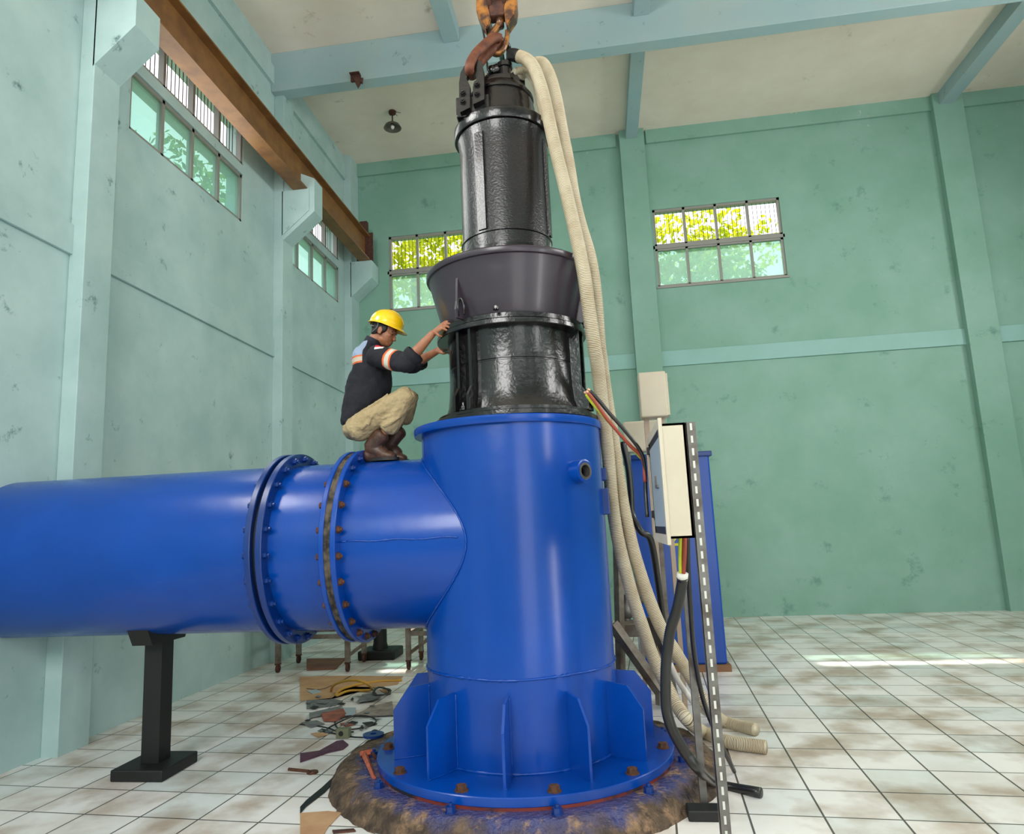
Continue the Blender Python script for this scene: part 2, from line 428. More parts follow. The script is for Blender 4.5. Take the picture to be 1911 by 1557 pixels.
MB().box(-.95, 4.8, 7.25, -.1, 5.2, 7.5).build('trolley', DRUST, r)

# ------------------------------------------------------------------ plinth
AX, AY = -.623, 5.0
def hexbolt(b, p, ax, r=.022, h=.02, shank=0, rw=.03):
    p = Vector(p); ax = Vector(ax).normalized()
    b.tube([p-ax*.004, p+ax*.004], rw, 16)
    b.tube([p+ax*.004, p+ax*(.004+h)], r, 6)
    if shank: b.cyl(p+ax*h, p+ax*(h+shank), r*.55, 10)
bm = MB()
prof = [(.6, .1), (.6, .222), (.95, .230), (1.06, .228), (1.075, .224), (1.09, .217), (1.10, .207), (1.11, .195), (1.12, .18), (1.14, .16), (1.155, .14), (1.17, .12), (1.185, .1)]
bm.lathe(prof, (0, 0), 260)
for v in bm.b.verts:
    rr = math.hypot(v.co.x, v.co.y)
    if rr > 1.05:
        a = math.atan2(v.co.y, v.co.x)
        n1 = noise.noise(Vector((math.cos(a)*2, math.sin(a)*2, v.co.z*3))); n2 = noise.noise(Vector((v.co.x*9, v.co.y*9, v.co.z*9)))
        n3 = noise.noise(Vector((v.co.x*26, v.co.y*26, v.co.z*26)))
        side = max(0, math.cos(a-R_(168)))**2*.14+max(0, math.cos(a-R_(20)))**2*.10+max(0, math.sin(a))*.12
        k = 1+(side+.02*n1+.014*n2+.006*n3)*min(1, (rr-1.05)/.06); v.co.x *= k; v.co.y *= k
        if v.co.z > .105: v.co.z += (.012*n2+.004*n3)*min(1, (rr-1.05)/.1)
pl = bm.build('concrete_plinth', PLINTH, None, 50)
pl.location = (AX, AY, 0); WL[pl.name] = Vector((AX, AY, 0))
tag(pl, 'round rough concrete plinth splashed with blue paint under the pump column', 'plinth')
for a in (-176, -141.7, -106.6, -74.2, -41.3, -9, 24, 57, 90, 122, 155):
    c = Vector((AX+1.045*math.cos(R_(a)), AY+1.045*math.sin(R_(a)), .227))
    b = MB(); b.cyl(c-Vector((0, 0, .03)), c+Vector((0, 0, .05)), .012, 10); b.tube([c, c+Vector((0, 0, .005))], .032, 16); b.tube([c+Vector((0, 0, .005)), c+Vector((0, 0, .035))], .028, 6)
    b.build('anchor_bolt', BLUE2, pl, 40)
# the ring frame (seal) under the flange
MB().lathe([(.75, .228), (.987, .228), (.987, .247), (.75, .247)], (AX, AY), 128).build('seal_ring', mat('red_sealant', (120, 44, 36), .6, 0, 0, (30, 28, 40), 2.2, .48, .54), pl, 40)

# ------------------------------------------------------------------ blue pump column (tee piece)
PC = empty('pump_column', (AX, AY, .235), 'tall bright blue steel pump column with finned base and side branch', 'pump column')
RC, ZP, RP = .645, 1.675, .60
# shell with branch: boolean-free; branch starts inside the shell
MB().lathe([(RC, .30), (RC, .83), (RC+.001, .84), (RC, .85), (RC, 2.42), (RC-.03, 2.42), (RC-.03, .3)], (AX, AY), 160, closed=True).build('shell', BLUE, PC, 30)
def bead(path, r, name='weld_seam', m=BLUE, parent=PC, k=1):
    pts = []
    for i, p in enumerate(path):
        pts.append(Vector(p))
    rad = [r*(.95+.9*noise.noise(Vector(p)*45)) for p in pts]
    b = MB(); b.tube(pts, rad, 8); return b.build(name, m, parent, True)
bead([(AX+(RC+.002)*math.cos(t), AY+(RC+.002)*math.sin(t), .84+.004*math.sin(5*t)) for t in [2*PI*i/240 for i in range(241)]], .008)
bead([(AX+(RC+.002)*math.cos(t), AY+(RC+.002)*math.sin(t), .305) for t in [2*PI*i/240 for i in range(241)]], .010)
# base flange
MB().lathe([(RC-.05, .247), (.988, .247), (.993, .252), (.993, .295), (.988, .30), (RC-.05, .30)], (AX, AY), 160, closed=True).build('base_flange', BLUE, PC, 40)
# top ring (a little off centre to the left)
MB().lathe([(.60, 2.415), (.676, 2.415), (.68, 2.42), (.68, 2.462), (.675, 2.467), (.60, 2.467)], (AX-.02, AY), 160, closed=True).build('top_ring', BLUE, PC, 40)
A0 = -90.8
for k in range(11):
    a = R_(A0+k*360/11)
    d = Vector((math.cos(a), math.sin(a), 0)); s = Vector((-math.sin(a), math.cos(a), 0)); o_ = Vector((AX, AY, 0))
    pts = [o_+d*r+Vector((0, 0, z))-s*.008 for r, z in ((RC-.01, .30), (.885, .30), (.885, .60), (.785, .735), (RC-.01, .75))]
    g = MB().poly(pts, s*.016).build('gusset', BLUE2 if False else BLUE, PC)
    bead([o_+d*(RC+.003)+s*.009+Vector((0, 0, z)) for z in [.31+.011*i for i in range(40)]], .005, parent=g)
    bead([o_+d*(RC+.24*i/30)+s*.009+Vector((0, 0, .303)) for i in range(31)], .004, parent=g)
for k in range(11):
    a = R_(-171.9+.3+k*360/11); c = Vector((AX+.927*math.cos(a), AY+.927*math.sin(a), .302))
    b = MB(); hexbolt(b, c, (0, 0, 1), .031, .026, 0, .040); b.lathe([(.02, c.z+.03), (.001, c.z+.036)], (c.x, c.y), 10)
    b.build('flange_bolt', RUST, PC, 30)
# branch
XF = -1.70
n = 128; b = MB(); A = []; B = []
for i in range(n):
    t = 2*PI*i/n; y = RP*math.cos(t); z = RP*math.sin(t)
    x = AX-math.sqrt(max(RC**2-y*y, 0))
    A.append(b.b.verts.new((x+.01, AY+y, ZP+z))); B.append(b.b.verts.new((XF, AY+y, ZP+z)))
for i in range(n): b.b.faces.new([A[i], A[(i+1) % n], B[(i+1) % n], B[i]])
b.build('branch_pipe', BLUE, PC, True)
bead([(AX-math.sqrt(RC**2-(RP*math.cos(t))**2)-.004, AY+(RP+.003)*math.cos(t), ZP+(RP+.003)*math.sin(t)) for t in [2*PI*i/300 for i in range(301)]], .007)
bead([(XF+(.95-.0)*i/80*1.0 if False else XF+i*.0098, AY-RP-.001, ZP+.03+.004*math.sin(i*.2)) for i in range(81)], .006)
def xflange(name, x0, x1, r, m, parent, ri=RP-.02, c=(AY, ZP)):
    return MB().lathe([(ri, x0), (r-.004, x0), (r, x0+.004), (r, x1-.004), (r-.004, x1), (ri, x1)], c, 128, 'X', True).build(name, m, parent, 40)
xflange('branch_flange', -1.735, -1.70, .69, BLUE, PC)
NB = 24
for k in range(NB):
    a = 2*PI*(k+.35)/NB; c = Vector((-1.70, AY+.648*math.cos(a), ZP+.648*math.sin(a)))
    b = MB(); hexbolt(b, c, (1, 0, 0), .021, .018, .016, .027)
    up = math.sin(a) > .72
    b.build('flange_bolt', BLUE2 if up else RUST, PC, 30)
    b = MB(); hexbolt(b, c+Vector((-.117, 0, 0)), (-1, 0, 0), .021, .018, .0, .027); b.build('flange_nut', BLUE2 if up else RUST, PC, 30)
# nozzle on the right front and lugs on the right side
a = R_(-42); d = Vector((math.cos(a), math.sin(a), 0)); c0 = at(1098, 879, 4.56); 
c0 = Vector((AX, AY, 0))+d*RC; c0.z = 2.09
mt = Matrix.Translation(c0) @ d.to_track_quat('Z', 'Y').to_matrix().to_4x4()
MB().lathe([(.058, -.03), (.075, -.03), (.075, .075), (.062, .08), (.055, .078), (.055, -.03)], mtx=mt, closed=True, n=40).build('nozzle', BLUE, PC, 40)
MB().lathe([(.001, .0), (.056, .0), (.056, .004), (.001, .004)], mtx=mt, n=40).build('nozzle_dark_disc', RUBBER, PC)  # black disc painting the shade inside the open nozzle
MB().lathe([(.040, .02), (.0555, .02), (.0555, .079), (.040, .079)], mtx=mt, closed=True, n=40).build('nozzle_thread', STEEL, PC, 40)
MB().box(AX+RC-.03, AY-.12, 1.81, AX+RC+.035, AY+.06, 1.99, .006).build('side_lug', BLUE2, PC)
MB().box(AX+RC-.03, AY-.02, 2.05, AX+RC+.03, AY+.08, 2.14, .006).build('side_lug', BLUE2, PC)

# ------------------------------------------------------------------ discharge pipe on the left (another thing, bolted to the tee)
DP = empty('discharge_pipe', (-3.0, AY, 1.0), 'blue horizontal discharge pipe running from the bolted joint to the left wall', 'pipe')
MB().lathe([(RP, -1.815), (RP, XL+.0), (RP-.03, XL), (RP-.03, -1.815)], (AY, ZP), 128, 'X', True).build('pipe', BLUE, DP, 30)
xflange('pipe_flange', -1.815, -1.782, .685, BLUE, DP)
MB().lathe([(RP-.02, -1.782), (.674, -1.782), (.668, -1.765), (.676, -1.75), (.672, -1.735), (RP-.02, -1.735)], (AY, ZP), 128, 'X', True).build('gasket', mat('dirty_gasket', (96, 86, 72), .8, 0, 0, (30, 28, 28), 14, .42, .6), DP, 30)
xflange('coupling_flange', -2.245, -2.2, .69, BLUE2, DP); xflange('coupling_flange', -2.32, -2.28, .69, BLUE2, DP)
MB().lathe([(RP-.02, -2.28), (.64, -2.28), (.64, -2.245), (RP-.02, -2.245)], (AY, ZP), 96, 'X', True).build('gasket', RUBBER, DP, 30)
for k in range(24):
    a = 2*PI*(k+.2)/24; c = Vector((-2.2, AY+.648*math.cos(a), ZP+.648*math.sin(a)))
    b = MB(); hexbolt(b, c, (1, 0, 0), .023, .02, .02, .03); b.build('coupling_bolt', BLUE2, DP, 30)
    b = MB(); hexbolt(b, c-Vector((.12, 0, 0)), (-1, 0, 0), .023, .02, 0, .03); b.build('coupling_nut', BLUE2, DP, 30)
r = empty('pipe_support', (-3.35, AY, 0), 'black pipe stand with square foot under the blue discharge pipe', 'support')
MB().box(-3.42, 4.93, .18, -3.28, 5.07, 1.06).build('post', RUBBER, r)
MB().box(-3.55, 4.78, FZ, -3.15, 5.22, .18, .01).build('foot', RUBBER, r)
b = MB(); b.poly([Vector((-3.43, 4.7, 1.20)), Vector((-3.43, 4.8, 1.02)), Vector((-3.43, 5.2, 1.02)), Vector((-3.43, 5.3, 1.20)), Vector((-3.43, 5.14, 1.108)), Vector((-3.43, 4.86, 1.108))], Vector((.16, 0, 0))); b.build('saddle', RUBBER, r)

# ------------------------------------------------------------------ black submersible pump
QX, QY = -.583, 5.0
SP = empty('submersible_pump', (QX, QY, 2.467), 'black glossy submersible pump hanging from the hook into the blue column', 'pump')
def ql(name, prof, m, seg=128, ang=35, closed=False): return MB().lathe(prof, (QX, QY), seg, 'Z', closed).build(name, m, SP, ang)
ql('base_plate', [(.40, 2.475), (.592, 2.475), (.598, 2.48), (.598, 2.508), (.59, 2.513), (.56, 2.515), (.56, 2.54), (.40, 2.54)], BLACK)
ql('lower_casing', [(.40, 2.5), (.52, 2.515), (.505, 2.55), (.482, 2.62), (.474, 2.70), (.468, 2.80), (.468, 2.872), (.463, 2.876), (.463, 2.884), (.468, 2.888), (.468, 3.06), (.474, 3.085), (.474, 3.11), (.40, 3.11)], BLACK)
ql('casing_flange', [(.40, 3.105), (.548, 3.105), (.552, 3.11), (.552, 3.138), (.545, 3.141), (.40, 3.141)], BLACK)
ql('bell_flange', [(.40, 3.143), (.538, 3.143), (.541, 3.147), (.541, 3.178), (.535, 3.182), (.40, 3.182)], BLACK)
ql('bell', [(.40, 3.18), (.498, 3.18), (.508, 3.20), (.53, 3.30), (.556, 3.40), (.58, 3.49), (.597, 3.565), (.600, 3.572), (.615, 3.576), (.620, 3.586), (.620, 3.612), (.612, 3.622), (.594, 3.622), (.585, 3.60), (.55, 3.45), (.5, 3.35), (.33, 3.30)], BELLM)
ql('motor_housing', [(.30, 3.32), (.338, 3.36), (.338, 3.855), (.346, 3.86), (.346, 3.872), (.336, 3.878), (.335, 4.55), (.338, 4.66), (.35, 4.715), (.30, 4.72)], CASTM)
ql('motor_foot_ring', [(.30, 3.60), (.372, 3.60), (.372, 3.64), (.345, 3.66), (.345, 3.76), (.30, 3.78)], BLACK)
ql('top_flange', [(.28, 4.72), (.368, 4.72), (.372, 4.726), (.372, 4.80), (.366, 4.808), (.28, 4.808)], BLACK)
ql('motor_cover', [(.28, 4.80), (.30, 4.815), (.285, 4.86), (.268, 4.97), (.252, 5.045), (.262, 5.05), (.262, 5.07), (.245, 5.075), (.225, 5.13), (.19, 5.155), (.10, 5.16)], BLACK)
o_ = Vector((QX, QY, 0))
def polar(a): a = R_(a); return Vector((math.cos(a), math.sin(a), 0)), Vector((-math.sin(a), math.cos(a), 0))
for a in (-122, -14, 106):
    d, s = polar(a)
    # paired casing ribs with a foot block
    for off in (-.055, .055):
        p = [o_+d*r+s*(off-.011)+Vector((0, 0, z)) for r, z in ((.44, 2.62), (.53, 2.62), (.53, 3.105), (.44, 3.105))]
        MB().poly(p, s*.022).build('casing_rib', BLACK, SP)
    p = [o_+d*r-s*.07+Vector((0, 0, z)) for r, z in ((.44, 2.54), (.575, 2.54), (.575, 2.64), (.53, 2.71), (.44, 2.74))]
    ft = MB().poly(p, s*.02).build('foot_bracket', BLACK, SP); MB().poly([q+s*.12 for q in p], s*.02).build('foot_bracket', BLACK, SP)
    b = MB(); hexbolt(b, o_+d*.55+Vector((0, 0, 2.545)), (0, 0, 1), .022, .02, .03, .03); b.build('bolt', BLACK, ft, 30)
    # bell gusset with an eye
    p = [o_+d*r-s*.010+Vector((0, 0, z)) for r, z in ((.48, 3.18), (.59, 3.18), (.598, 3.24), (.585, 3.30), (.572, 3.50), (.54, 3.50))]
    MB().poly(p, s*.02).build('bell_gusset', BELLM, SP)
    q = d.to_track_quat('Z', 'Y')
    b = MB(); c = o_+d*.58+s*.035+Vector((0, 0, 3.25))
    pts = [c+d*(.012*0)+(s*math.cos(t)*.028+Vector((0, 0, 1))*math.sin(t)*.06) for t in [PI*i/12 for i in range(13)]]
    pts = [pts[0]-Vector((0, 0, .06))]+pts+[pts[-1]-Vector((0, 0, .06))]
    b.tube(pts, .009, 8); b.build('lifting_eye', BLACK, SP, True)
    for off in ((.09, .13) if a == -14 else (.3,)):
        b = MB(); hexbolt(b, o_+d*.525+s*off+Vector((0, 0, 3.183)), (0, 0, 1), .016, .016, .01, .02); b.build('bolt', BLACK, SP, 30)
for a in (-12, 108):
    d, s = polar(a)
    p = [o_+d*r-s*.026+Vector((0, 0, z)) for r, z in ((.32, 3.88), (.353, 3.88), (.353, 4.63), (.345, 4.66), (.32, 4.66))]
    MB().poly(p, s*.052).build('cooling_rib', CASTM, SP)
d, s = polar(-113)
p = [o_+d*r-s*.034+Vector((0, 0, z)) for r, z in ((.32, 3.88), (.352, 3.88), (.352, 4.64), (.32, 4.66))]
MB().poly(p, s*.068).build('cooling_rib', CASTM, SP)
for a in range(10, 370, 30):
    d, s = polar(a); b = MB(); hexbolt(b, o_+d*.335+Vector((0, 0, 4.808)), (0, 0, 1), .012, .012, 0, .016); b.build('cover_bolt', BLACK, SP, 30)
# terminal box on the cover and cable glands
b = MB(); b.box(QX-.13, 4.80, 5.10, QX+.11, 5.12, 5.175, .012); b.build('terminal_box', BLACK, SP, 30)
b = MB(); b.box(QX-.09, 4.83, 5.175, QX+.09, 5.06, 5.205, .008); b.build('terminal_lid', BLACK, SP, 30)
b = MB(); b.lathe([(.07, 5.19), (.07, 5.215), (.05, 5.22), (.05, 5.29), (.062, 5.295), (.062, 5.33), (.04, 5.335)], (QX+.055, 4.92), 24)
b.cyl((QX-.04, 4.93, 5.29), (QX+.09, 4.93, 5.33), .048, 20); b.ball((QX-.045, 4.92, 5.295), .042); b.build('cable_gland', BLACK, SP, 30)
# lifting lug, bolted horseshoe plate
def hz(x, y, Y=4.62): return at(840+x/6.486, y/6.486, Y)
LY = 4.66
outer = [(120, 1360), (108, 1180), (108, 1000), (125, 880), (170, 800), (250, 740), (340, 722), (385, 760), (405, 850), (412, 1000), (412, 1200)]
inner = [(240, 1300), (239, 1150), (238, 1030), (196, 950), (215, 905), (250, 880), (290, 890), (318, 940), (312, 1000), (275, 1045), (278, 1262)]
b = MB(); th = Vector((0, .05, 0)); v = []
for p, q in zip(outer, inner):
    p, q = hz(*p, LY), hz(*q, LY); v.append([b.b.verts.new(w_) for w_ in (p, q, q+th, p+th)])
for A, B in zip(v, v[1:]):
    for i in range(4): b.b.faces.new([A[i], A[(i+1) % 4], B[(i+1) % 4], B[i]])
b.b.faces.new(v[0]); b.b.faces.new(v[-1][::-1])
lg = b.build('lifting_lug', BLACK, SP)
for x, y in ((155, 1125), (155, 1225), (325, 1025), (325, 1135)):
    c = hz(x, y, LY); b = MB(); hexbolt(b, c, (0, -1, 0), .021, .02, .012, .028); b.build('lug_bolt', BLACK, lg, 30)
c1 = hz(260, 1250, LY+.03)
MB().box(c1.x-.125, LY+.052, 4.80, c1.x+.13, 4.9, 4.965, .01).build('lug_bracket', BLACK, SP)
b = MB(); b.poly([Vector((QX+.03, 5.15, 5.1)), Vector((QX+.19, 5.15, 5.1)), Vector((QX+.19, 5.15, 5.36)), Vector((QX+.13, 5.15, 5.44)), Vector((QX+.05, 5.15, 5.40))], Vector((0, .04, 0))); b.build('lifting_lug', BLACK, SP)

# ------------------------------------------------------------------ hook block, shackles, wire
def H(x, y, Y=4.95): return at(840+x/6.486, y/6.486, Y)
HB = empty('crane_hook_block', H(570, 200), 'yellow and rusty crane hook block with hook hanging above the pump', 'crane hook')
cx = H(570, 0, 4.95)
for sgn, off in ((-1, -.14), (1, .14)):
    pts = [H(330, -60), H(330, 190), H(370, 290), H(450, 410), H(480, 370), H(505, 290), H(470, 150), H(440, -60)]
    if sgn > 0: pts = [H(700, -60), H(665, 150), H(675, 300), H(700, 375), H(745, 310), H(800, 230), H(818, 120), H(805, -60)]
    b = MB().poly([p-Vector((0, .06, 0)) for p in pts], Vector((0, .12, 0)))
    bmesh.ops.bevel(b.b, geom=[e for e in b.b.edges if len(e.link_faces) == 2 and e.calc_face_angle() > .9], offset=.008, segments=2, affect='EDGES')
    b.build('side_guard', YEL, HB, 40)
c = H(572, 10)
sh = []
MB().lathe([(.10, -.075), (.125, -.07), (.125, -.045), (.10, -.035), (.10, .035), (.125, .045), (.125, .07), (.10, .075)], mtx=Matrix.Translation(c+Vector((0, 0, .04))) @ Matrix.Rotation(PI/2, 4, 'Y'), n=40).build('sheave', DRUST, HB, 30)
c = H(590, 190)
MB().box(c.x-.075, 4.90, c.z-.03, c.x+.06, 5.0, c.z+.12, .012).build('crosshead', DRUST, HB)
MB().tube([H(600, 200), H(605, 330)], .034, 20).build('shank', YEL, HB, True)
hp = crom([H(600, 300), H(560, 350), H(505, 420), H(480, 510), H(500, 600), H(560, 650), H(620, 620), H(665, 540), H(690, 440), H(690, 370)], 6)
k = len(hp); MB().tube(hp, [.030-.014*(i/k)**3 if i > 5 else .03 for i in range(k)], 14, flat=1.0).build('hook', YEL, HB, True)
for dx in (-.07, .07):
    MB().cyl(Vector((cx.x+dx, 4.95, cx.z)), Vector((cx.x+dx, 4.95, 7.3)), .010, 8).build('hoist_rope', CABLE, HB, True)
def shackle(name, pts, rad, label, m=SLING, flat=1):
    o = MB().tube(crom(pts, 7), rad, 14, flat=flat).build(name, m, None, True); center(o); return tag(o, label, 'shackle')
shackle('rusty_shackle', [H(610, 470, 4.9), H(560, 455, 4.88), H(480, 490, 4.82), H(400, 560, 4.74), H(320, 640, 4.69), H(262, 730, 4.64), H(235, 810, 4.62), H(240, 880, 4.68), H(262, 915, 4.76), H(310, 880, 4.80), H(350, 780, 4.82), H(420, 690, 4.85), H(510, 600, 4.92), H(590, 500, 4.96), H(610, 470, 4.95)], .036, 'rusty brown shackle linking the hook to the left lifting lug')
shackle('chain_shackle', [H(600, 590, 5.0), H(660, 520, 5.02), H(700, 560, 5.06), H(712, 640, 5.12), H(700, 740, 5.22), H(640, 740, 5.22), H(620, 660, 5.12), H(590, 610, 5.04)], .022, 'black shackle linking the hook to the rear lug', BLACK)
o = MB().tube(crom([H(392, 340, 5.0), H(408, 420, 5.0), H(425, 540, 5.0), H(440, 700, 4.98), H(450, 800, 4.96), H(462, 960, 4.9)], 5), .008, 8).build('steel_wire', CABLE, None, True)
center(o); tag(o, 'thin dark wire hanging from the hook block to the pump cover', 'wire')

# ------------------------------------------------------------------ corrugated hoses
def hose(px, rad, label, name='corrugated_hose', parent_group='corrugated cable hoses'):
    ctr = crom([AT(p) for p in px], 10)
    pitch_ = .0115
    pts = resample(ctr, pitch_/4)
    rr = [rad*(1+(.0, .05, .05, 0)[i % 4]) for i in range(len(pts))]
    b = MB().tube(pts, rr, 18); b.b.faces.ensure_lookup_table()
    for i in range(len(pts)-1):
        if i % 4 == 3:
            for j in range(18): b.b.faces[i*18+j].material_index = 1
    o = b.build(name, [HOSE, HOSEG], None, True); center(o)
    return tag(o, label, 'hose', parent_group)
hA = hose([(966, 104, 4.90), (984, 112, 4.84), (998, 130, 4.80), (1012, 170, 4.76), (1022, 212, 4.74), (1031, 254, 4.72), (1041, 297, 4.70), (1052, 340, 4.68), (1066, 400, 4.64), (1080, 462, 4.60), (1090.5, 516, 4.58), (1098, 570, 4.6), (1108, 640, 4.68), (1115.6, 688, 4.78), (1122, 745, 4.9), (1129, 800, 5.02), (1135, 850, 5.1), (1139, 900, 5.14), (1144, 950, 5.18), (1152, 1000, 5.2), (1162, 1045, 5.24), (1181, 1116, 5.3), (1200, 1173, 5.36), (1218, 1225, 5.42), (1240, 1272, 5.43), (1262, 1315, 5.38), (1285, 1346, 5.30), (1312, 1366, -.148), (1360, 1385, -.148), (1430, 1395, -.148)], .0455,
    'beige corrugated hose leaving the top gland, nearer of the two down the pump side')
# clamp sleeve at the gland
o = MB().tube(crom([at(953, 103, 4.93), at(960, 103, 4.91), at(969, 106, 4.89)], 4), .05, 20).build('hose_clamp', RUBBER, hA, True)
o.matrix_parent_inverse = Matrix.Translation(-hA.location)
hose([(972, 140, 5.08), (990, 124, 5.1), (1005, 117, 5.08), (1016, 122, 5.02), (1029, 150, 4.94), (1040, 195, 4.90), (1048, 240, 4.88), (1056, 280, 4.86), (1063, 320, 4.84), (1071, 370, 4.82), (1083, 420, 4.80), (1098, 470, 4.76), (1107, 516, 4.75), (1113, 570, 4.78), (1118, 640, 4.86), (1124, 688, 4.95), (1132, 745, 5.05), (1141, 800, 5.12), (1147, 840, 5.18), (1155, 893, 5.24), (1163, 943, 5.28), (1174, 994, 5.3), (1187, 1045, 5.34), (1210, 1115, 5.4), (1234, 1173, 5.46), (1264, 1223, 5.55), (1292, 1270, 5.66), (1318, 1316, 5.68), (1350, 1346, -.148), (1410, 1362, -.148)], .0455,
    'beige corrugated hose arching out behind the top gland, further of the two')
hose([(962, 132, 5.02), (975, 133, 5.06), (988, 140, 5.04), (1000, 158, 4.96), (1008, 190, 4.88), (1016, 225, 4.83)], .028, 'short thin beige hose curling behind the pump cover', 'thin_hose', 'thin cable hoses')
o = MB().tube(crom([at(1251, 1240, 5.7), at(1264, 1268, 5.75), at(1280, 1292, 5.82), at(1300, 1318, 5.8), at(1335, 1345, .124, 2)], 5), .022, 10).build('grey_conduit', WHITE, None, True)
center(o); tag(o, 'smooth white conduit lying between the two corrugated hoses near the floor', 'conduit')

# ------------------------------------------------------------------ control panel with its post
CP = empty('control_panel', (.39, 3.6, 0), 'cream open control panel box on a slotted post at right', 'control panel')
x0, x1, y0, y1, z0, z1 = .318, .448, 3.60, 4.43, 1.66, 2.24
b = MB(); b.box(x0+.012, y0, z0, x1, y0+.012, z1).box(x0+.012, y1-.012, z0, x1, y1, z1).box(x1-.012, y0, z0, x1, y1, z1)
b.box(x0+.012, y0, z1-.012, x1, y1, z1).box(x0+.012, y0, z0, x1, y1, z0+.012); b.build('enclosure', CREAM, CP)
b = MB(); fo, fi = .03, -.028
ys0, ys1, zs0, zs1 = y0-fo+.02, y1+fo, z0-fo, z1+fo
for (a1, b1, c1_, d1) in ((ys0, ys0+.045, zs0, zs1), (ys1-.045, ys1, zs0, zs1), (ys0+.045, ys1-.045, zs0, zs0+.05), (ys0+.045, ys1-.045, zs1-.05, zs1)):
    b.box(x0-.004, a1, c1_, x0+.014, b1, d1)
b.build('rim_frame', CREAM, CP)
b = MB()
for (a1, b1, c1_, d1) in ((y0+.03, y0+.07, z0+.02, z1-.02), (y1-.10, y1-.015, z0+.02, z1-.02), (y0+.03, y1-.015, z0+.02, z0+.065), (y0+.03, y1-.015, z1-.065, z1-.02)):
    b.box(x0+.0, a1, c1_, x0+.03, b1, d1)
b.build('door_seal', RUBBER, CP)
dr = MB().box(x0-.002, y0+.06, z0+.06, x0+.034, y1-.09, z1-.06).build('door_panel', PLATE, CP)
MB().box(x0-.012, 3.86, 1.93, x0-.0, 4.0, 1.945).box(x0-.012, 3.99, 1.93, x0-.0, 4.0, 2.0).build('latch', STEEL, dr)
for z in (1.79, 2.18):
    MB().box(x0-.015, y1-.055, z-.02, x0+.03, y1-.01, z+.025, .003).build('hinge', RUBBER, CP)
# slotted angle post
b = MB(); px0 = .452
b.box(px0, 3.60, FZ, px0+.048, 3.603, 2.24); b.box(px0, 3.60, FZ, px0+.003, 3.64, 2.24)
post = b.build('slotted_post', STEEL, CP)
slm = mat('slot_light', (205, 205, 198), .7)
for i in range(33):
    z = .15+i*.064; MB().box(px0+.019, 3.5985, z, px0+.030, 3.6002, z+.036).build('slot', slm, post)
MB().box(px0-.05, 3.5, FZ, px0+.12, 3.75, FZ+.01).build('post_foot', STEEL, CP)
MB().box(px0, 4.38, FZ, px0+.04, 4.42, 2.24).build('slotted_post', STEEL, CP)

def cable(name, px, rad, m, label, cat='cable', group=None, end=None, Yv=None):
    o = MB().tube(crom([AT(p) for p in px], 8), rad, 12).build(name, m, None, True); center(o); tag(o, label, cat, group)
    if end:
        a, c = at(*px[0]), at(*px[1]); d = (a-c).normalized()
        e = MB().cyl(a, a+d*.02, rad*.7, 10).build('bare_end', COPPER, o, True); e.matrix_parent_inverse = Matrix.Translation(-o.location)
    return o
cable('power_core', [(1101, 730, 4.28), (1118, 748, 4.3), (1137, 771, 4.32), (1168, 806, 4.35), (1195, 842, 4.38), (1203, 870, 4.40), (1205, 920, 4.40), (1208, 965, 4.36)], .012, CABLE, 'black insulated core with bare end curving into the panel', group=None, end=True)
cable('power_core', [(1098, 734, 4.26), (1112, 752, 4.28), (1130, 778, 4.31), (1153, 806, 4.34), (1176, 832, 4.37), (1199, 856, 4.40), (1204, 900, 4.40)], .011, CORE_R, 'red brown insulated core with bare end beside the black core', end=True)
cable('power_core', [(1094, 736, 4.3), (1106, 753, 4.32), (1124, 774, 4.35), (1151, 804, 4.40), (1175, 831, 4.43), (1197, 856, 4.46)], .010, CORE_Y, 'yellow green earth core, lowest of the three bare ended cores', end=True)
tp = [(1273, 1078), (1272.5, 1090), (1264, 1135), (1252, 1173), (1246, 1212), (1242.6, 1250), (1243, 1315), (1250, 1350), (1261, 1375), (1280, 1407), (1304, 1436), (1340, 1464), (1420, 1480)]
ty = [4.0, 4.02, 4.05, 4.08, 4.1, 4.1, 4.1, 4.1, 4.12, 4.16, 4.22, -.132, -.132]
o = cable('thick_cable', [(x, y, Y) for (x, y), Y in zip(tp, ty)], .030, CABLE, 'thick black power cable looping from the panel to the floor')
e = MB().tube([at(1274, 1070, 4.0), at(1273, 1082, 4.01)], .031, 16).build('tape_wrap', WHITE, o, True); e.matrix_parent_inverse = Matrix.Translation(-o.location)
for nm, m, dx, lb in (('tail_core', CORE_Y, 0, 'yellow green core running from panel bottom into thick black cable'), ('tail_core', CORE_R, 8, 'orange red core running from panel bottom into thick black cable')):
    cable(nm, [(1270+dx, 1000, 3.98), (1269+dx, 1035, 3.98), (1270+dx*.6, 1072, 4.0)], .010 if dx == 0 else .013, m, lb)
cable('hanging_cable', [(1283, 1000, 4.05), (1284, 1060, 4.1), (1289, 1140, 4.15), (1297, 1230, 4.3), (1320, 1330, 4.5), (1370, 1440, -.115)], .014, CABLE, 'thinner black cable hanging behind the thick cable under the panel')
cable('bundled_cable', [(1162, 825, 5.6), (1172, 870, 5.6), (1177, 915, 5.6), (1180, 960, 5.6), (1196, 992, 5.55), (1215, 1010, 5.6), (1230, 1100, 5.8), (1248, 1240, 6.1), (1262, 1302, -.13)], .026, CABLE, 'dark cable bundle behind the hoses left of the panel')

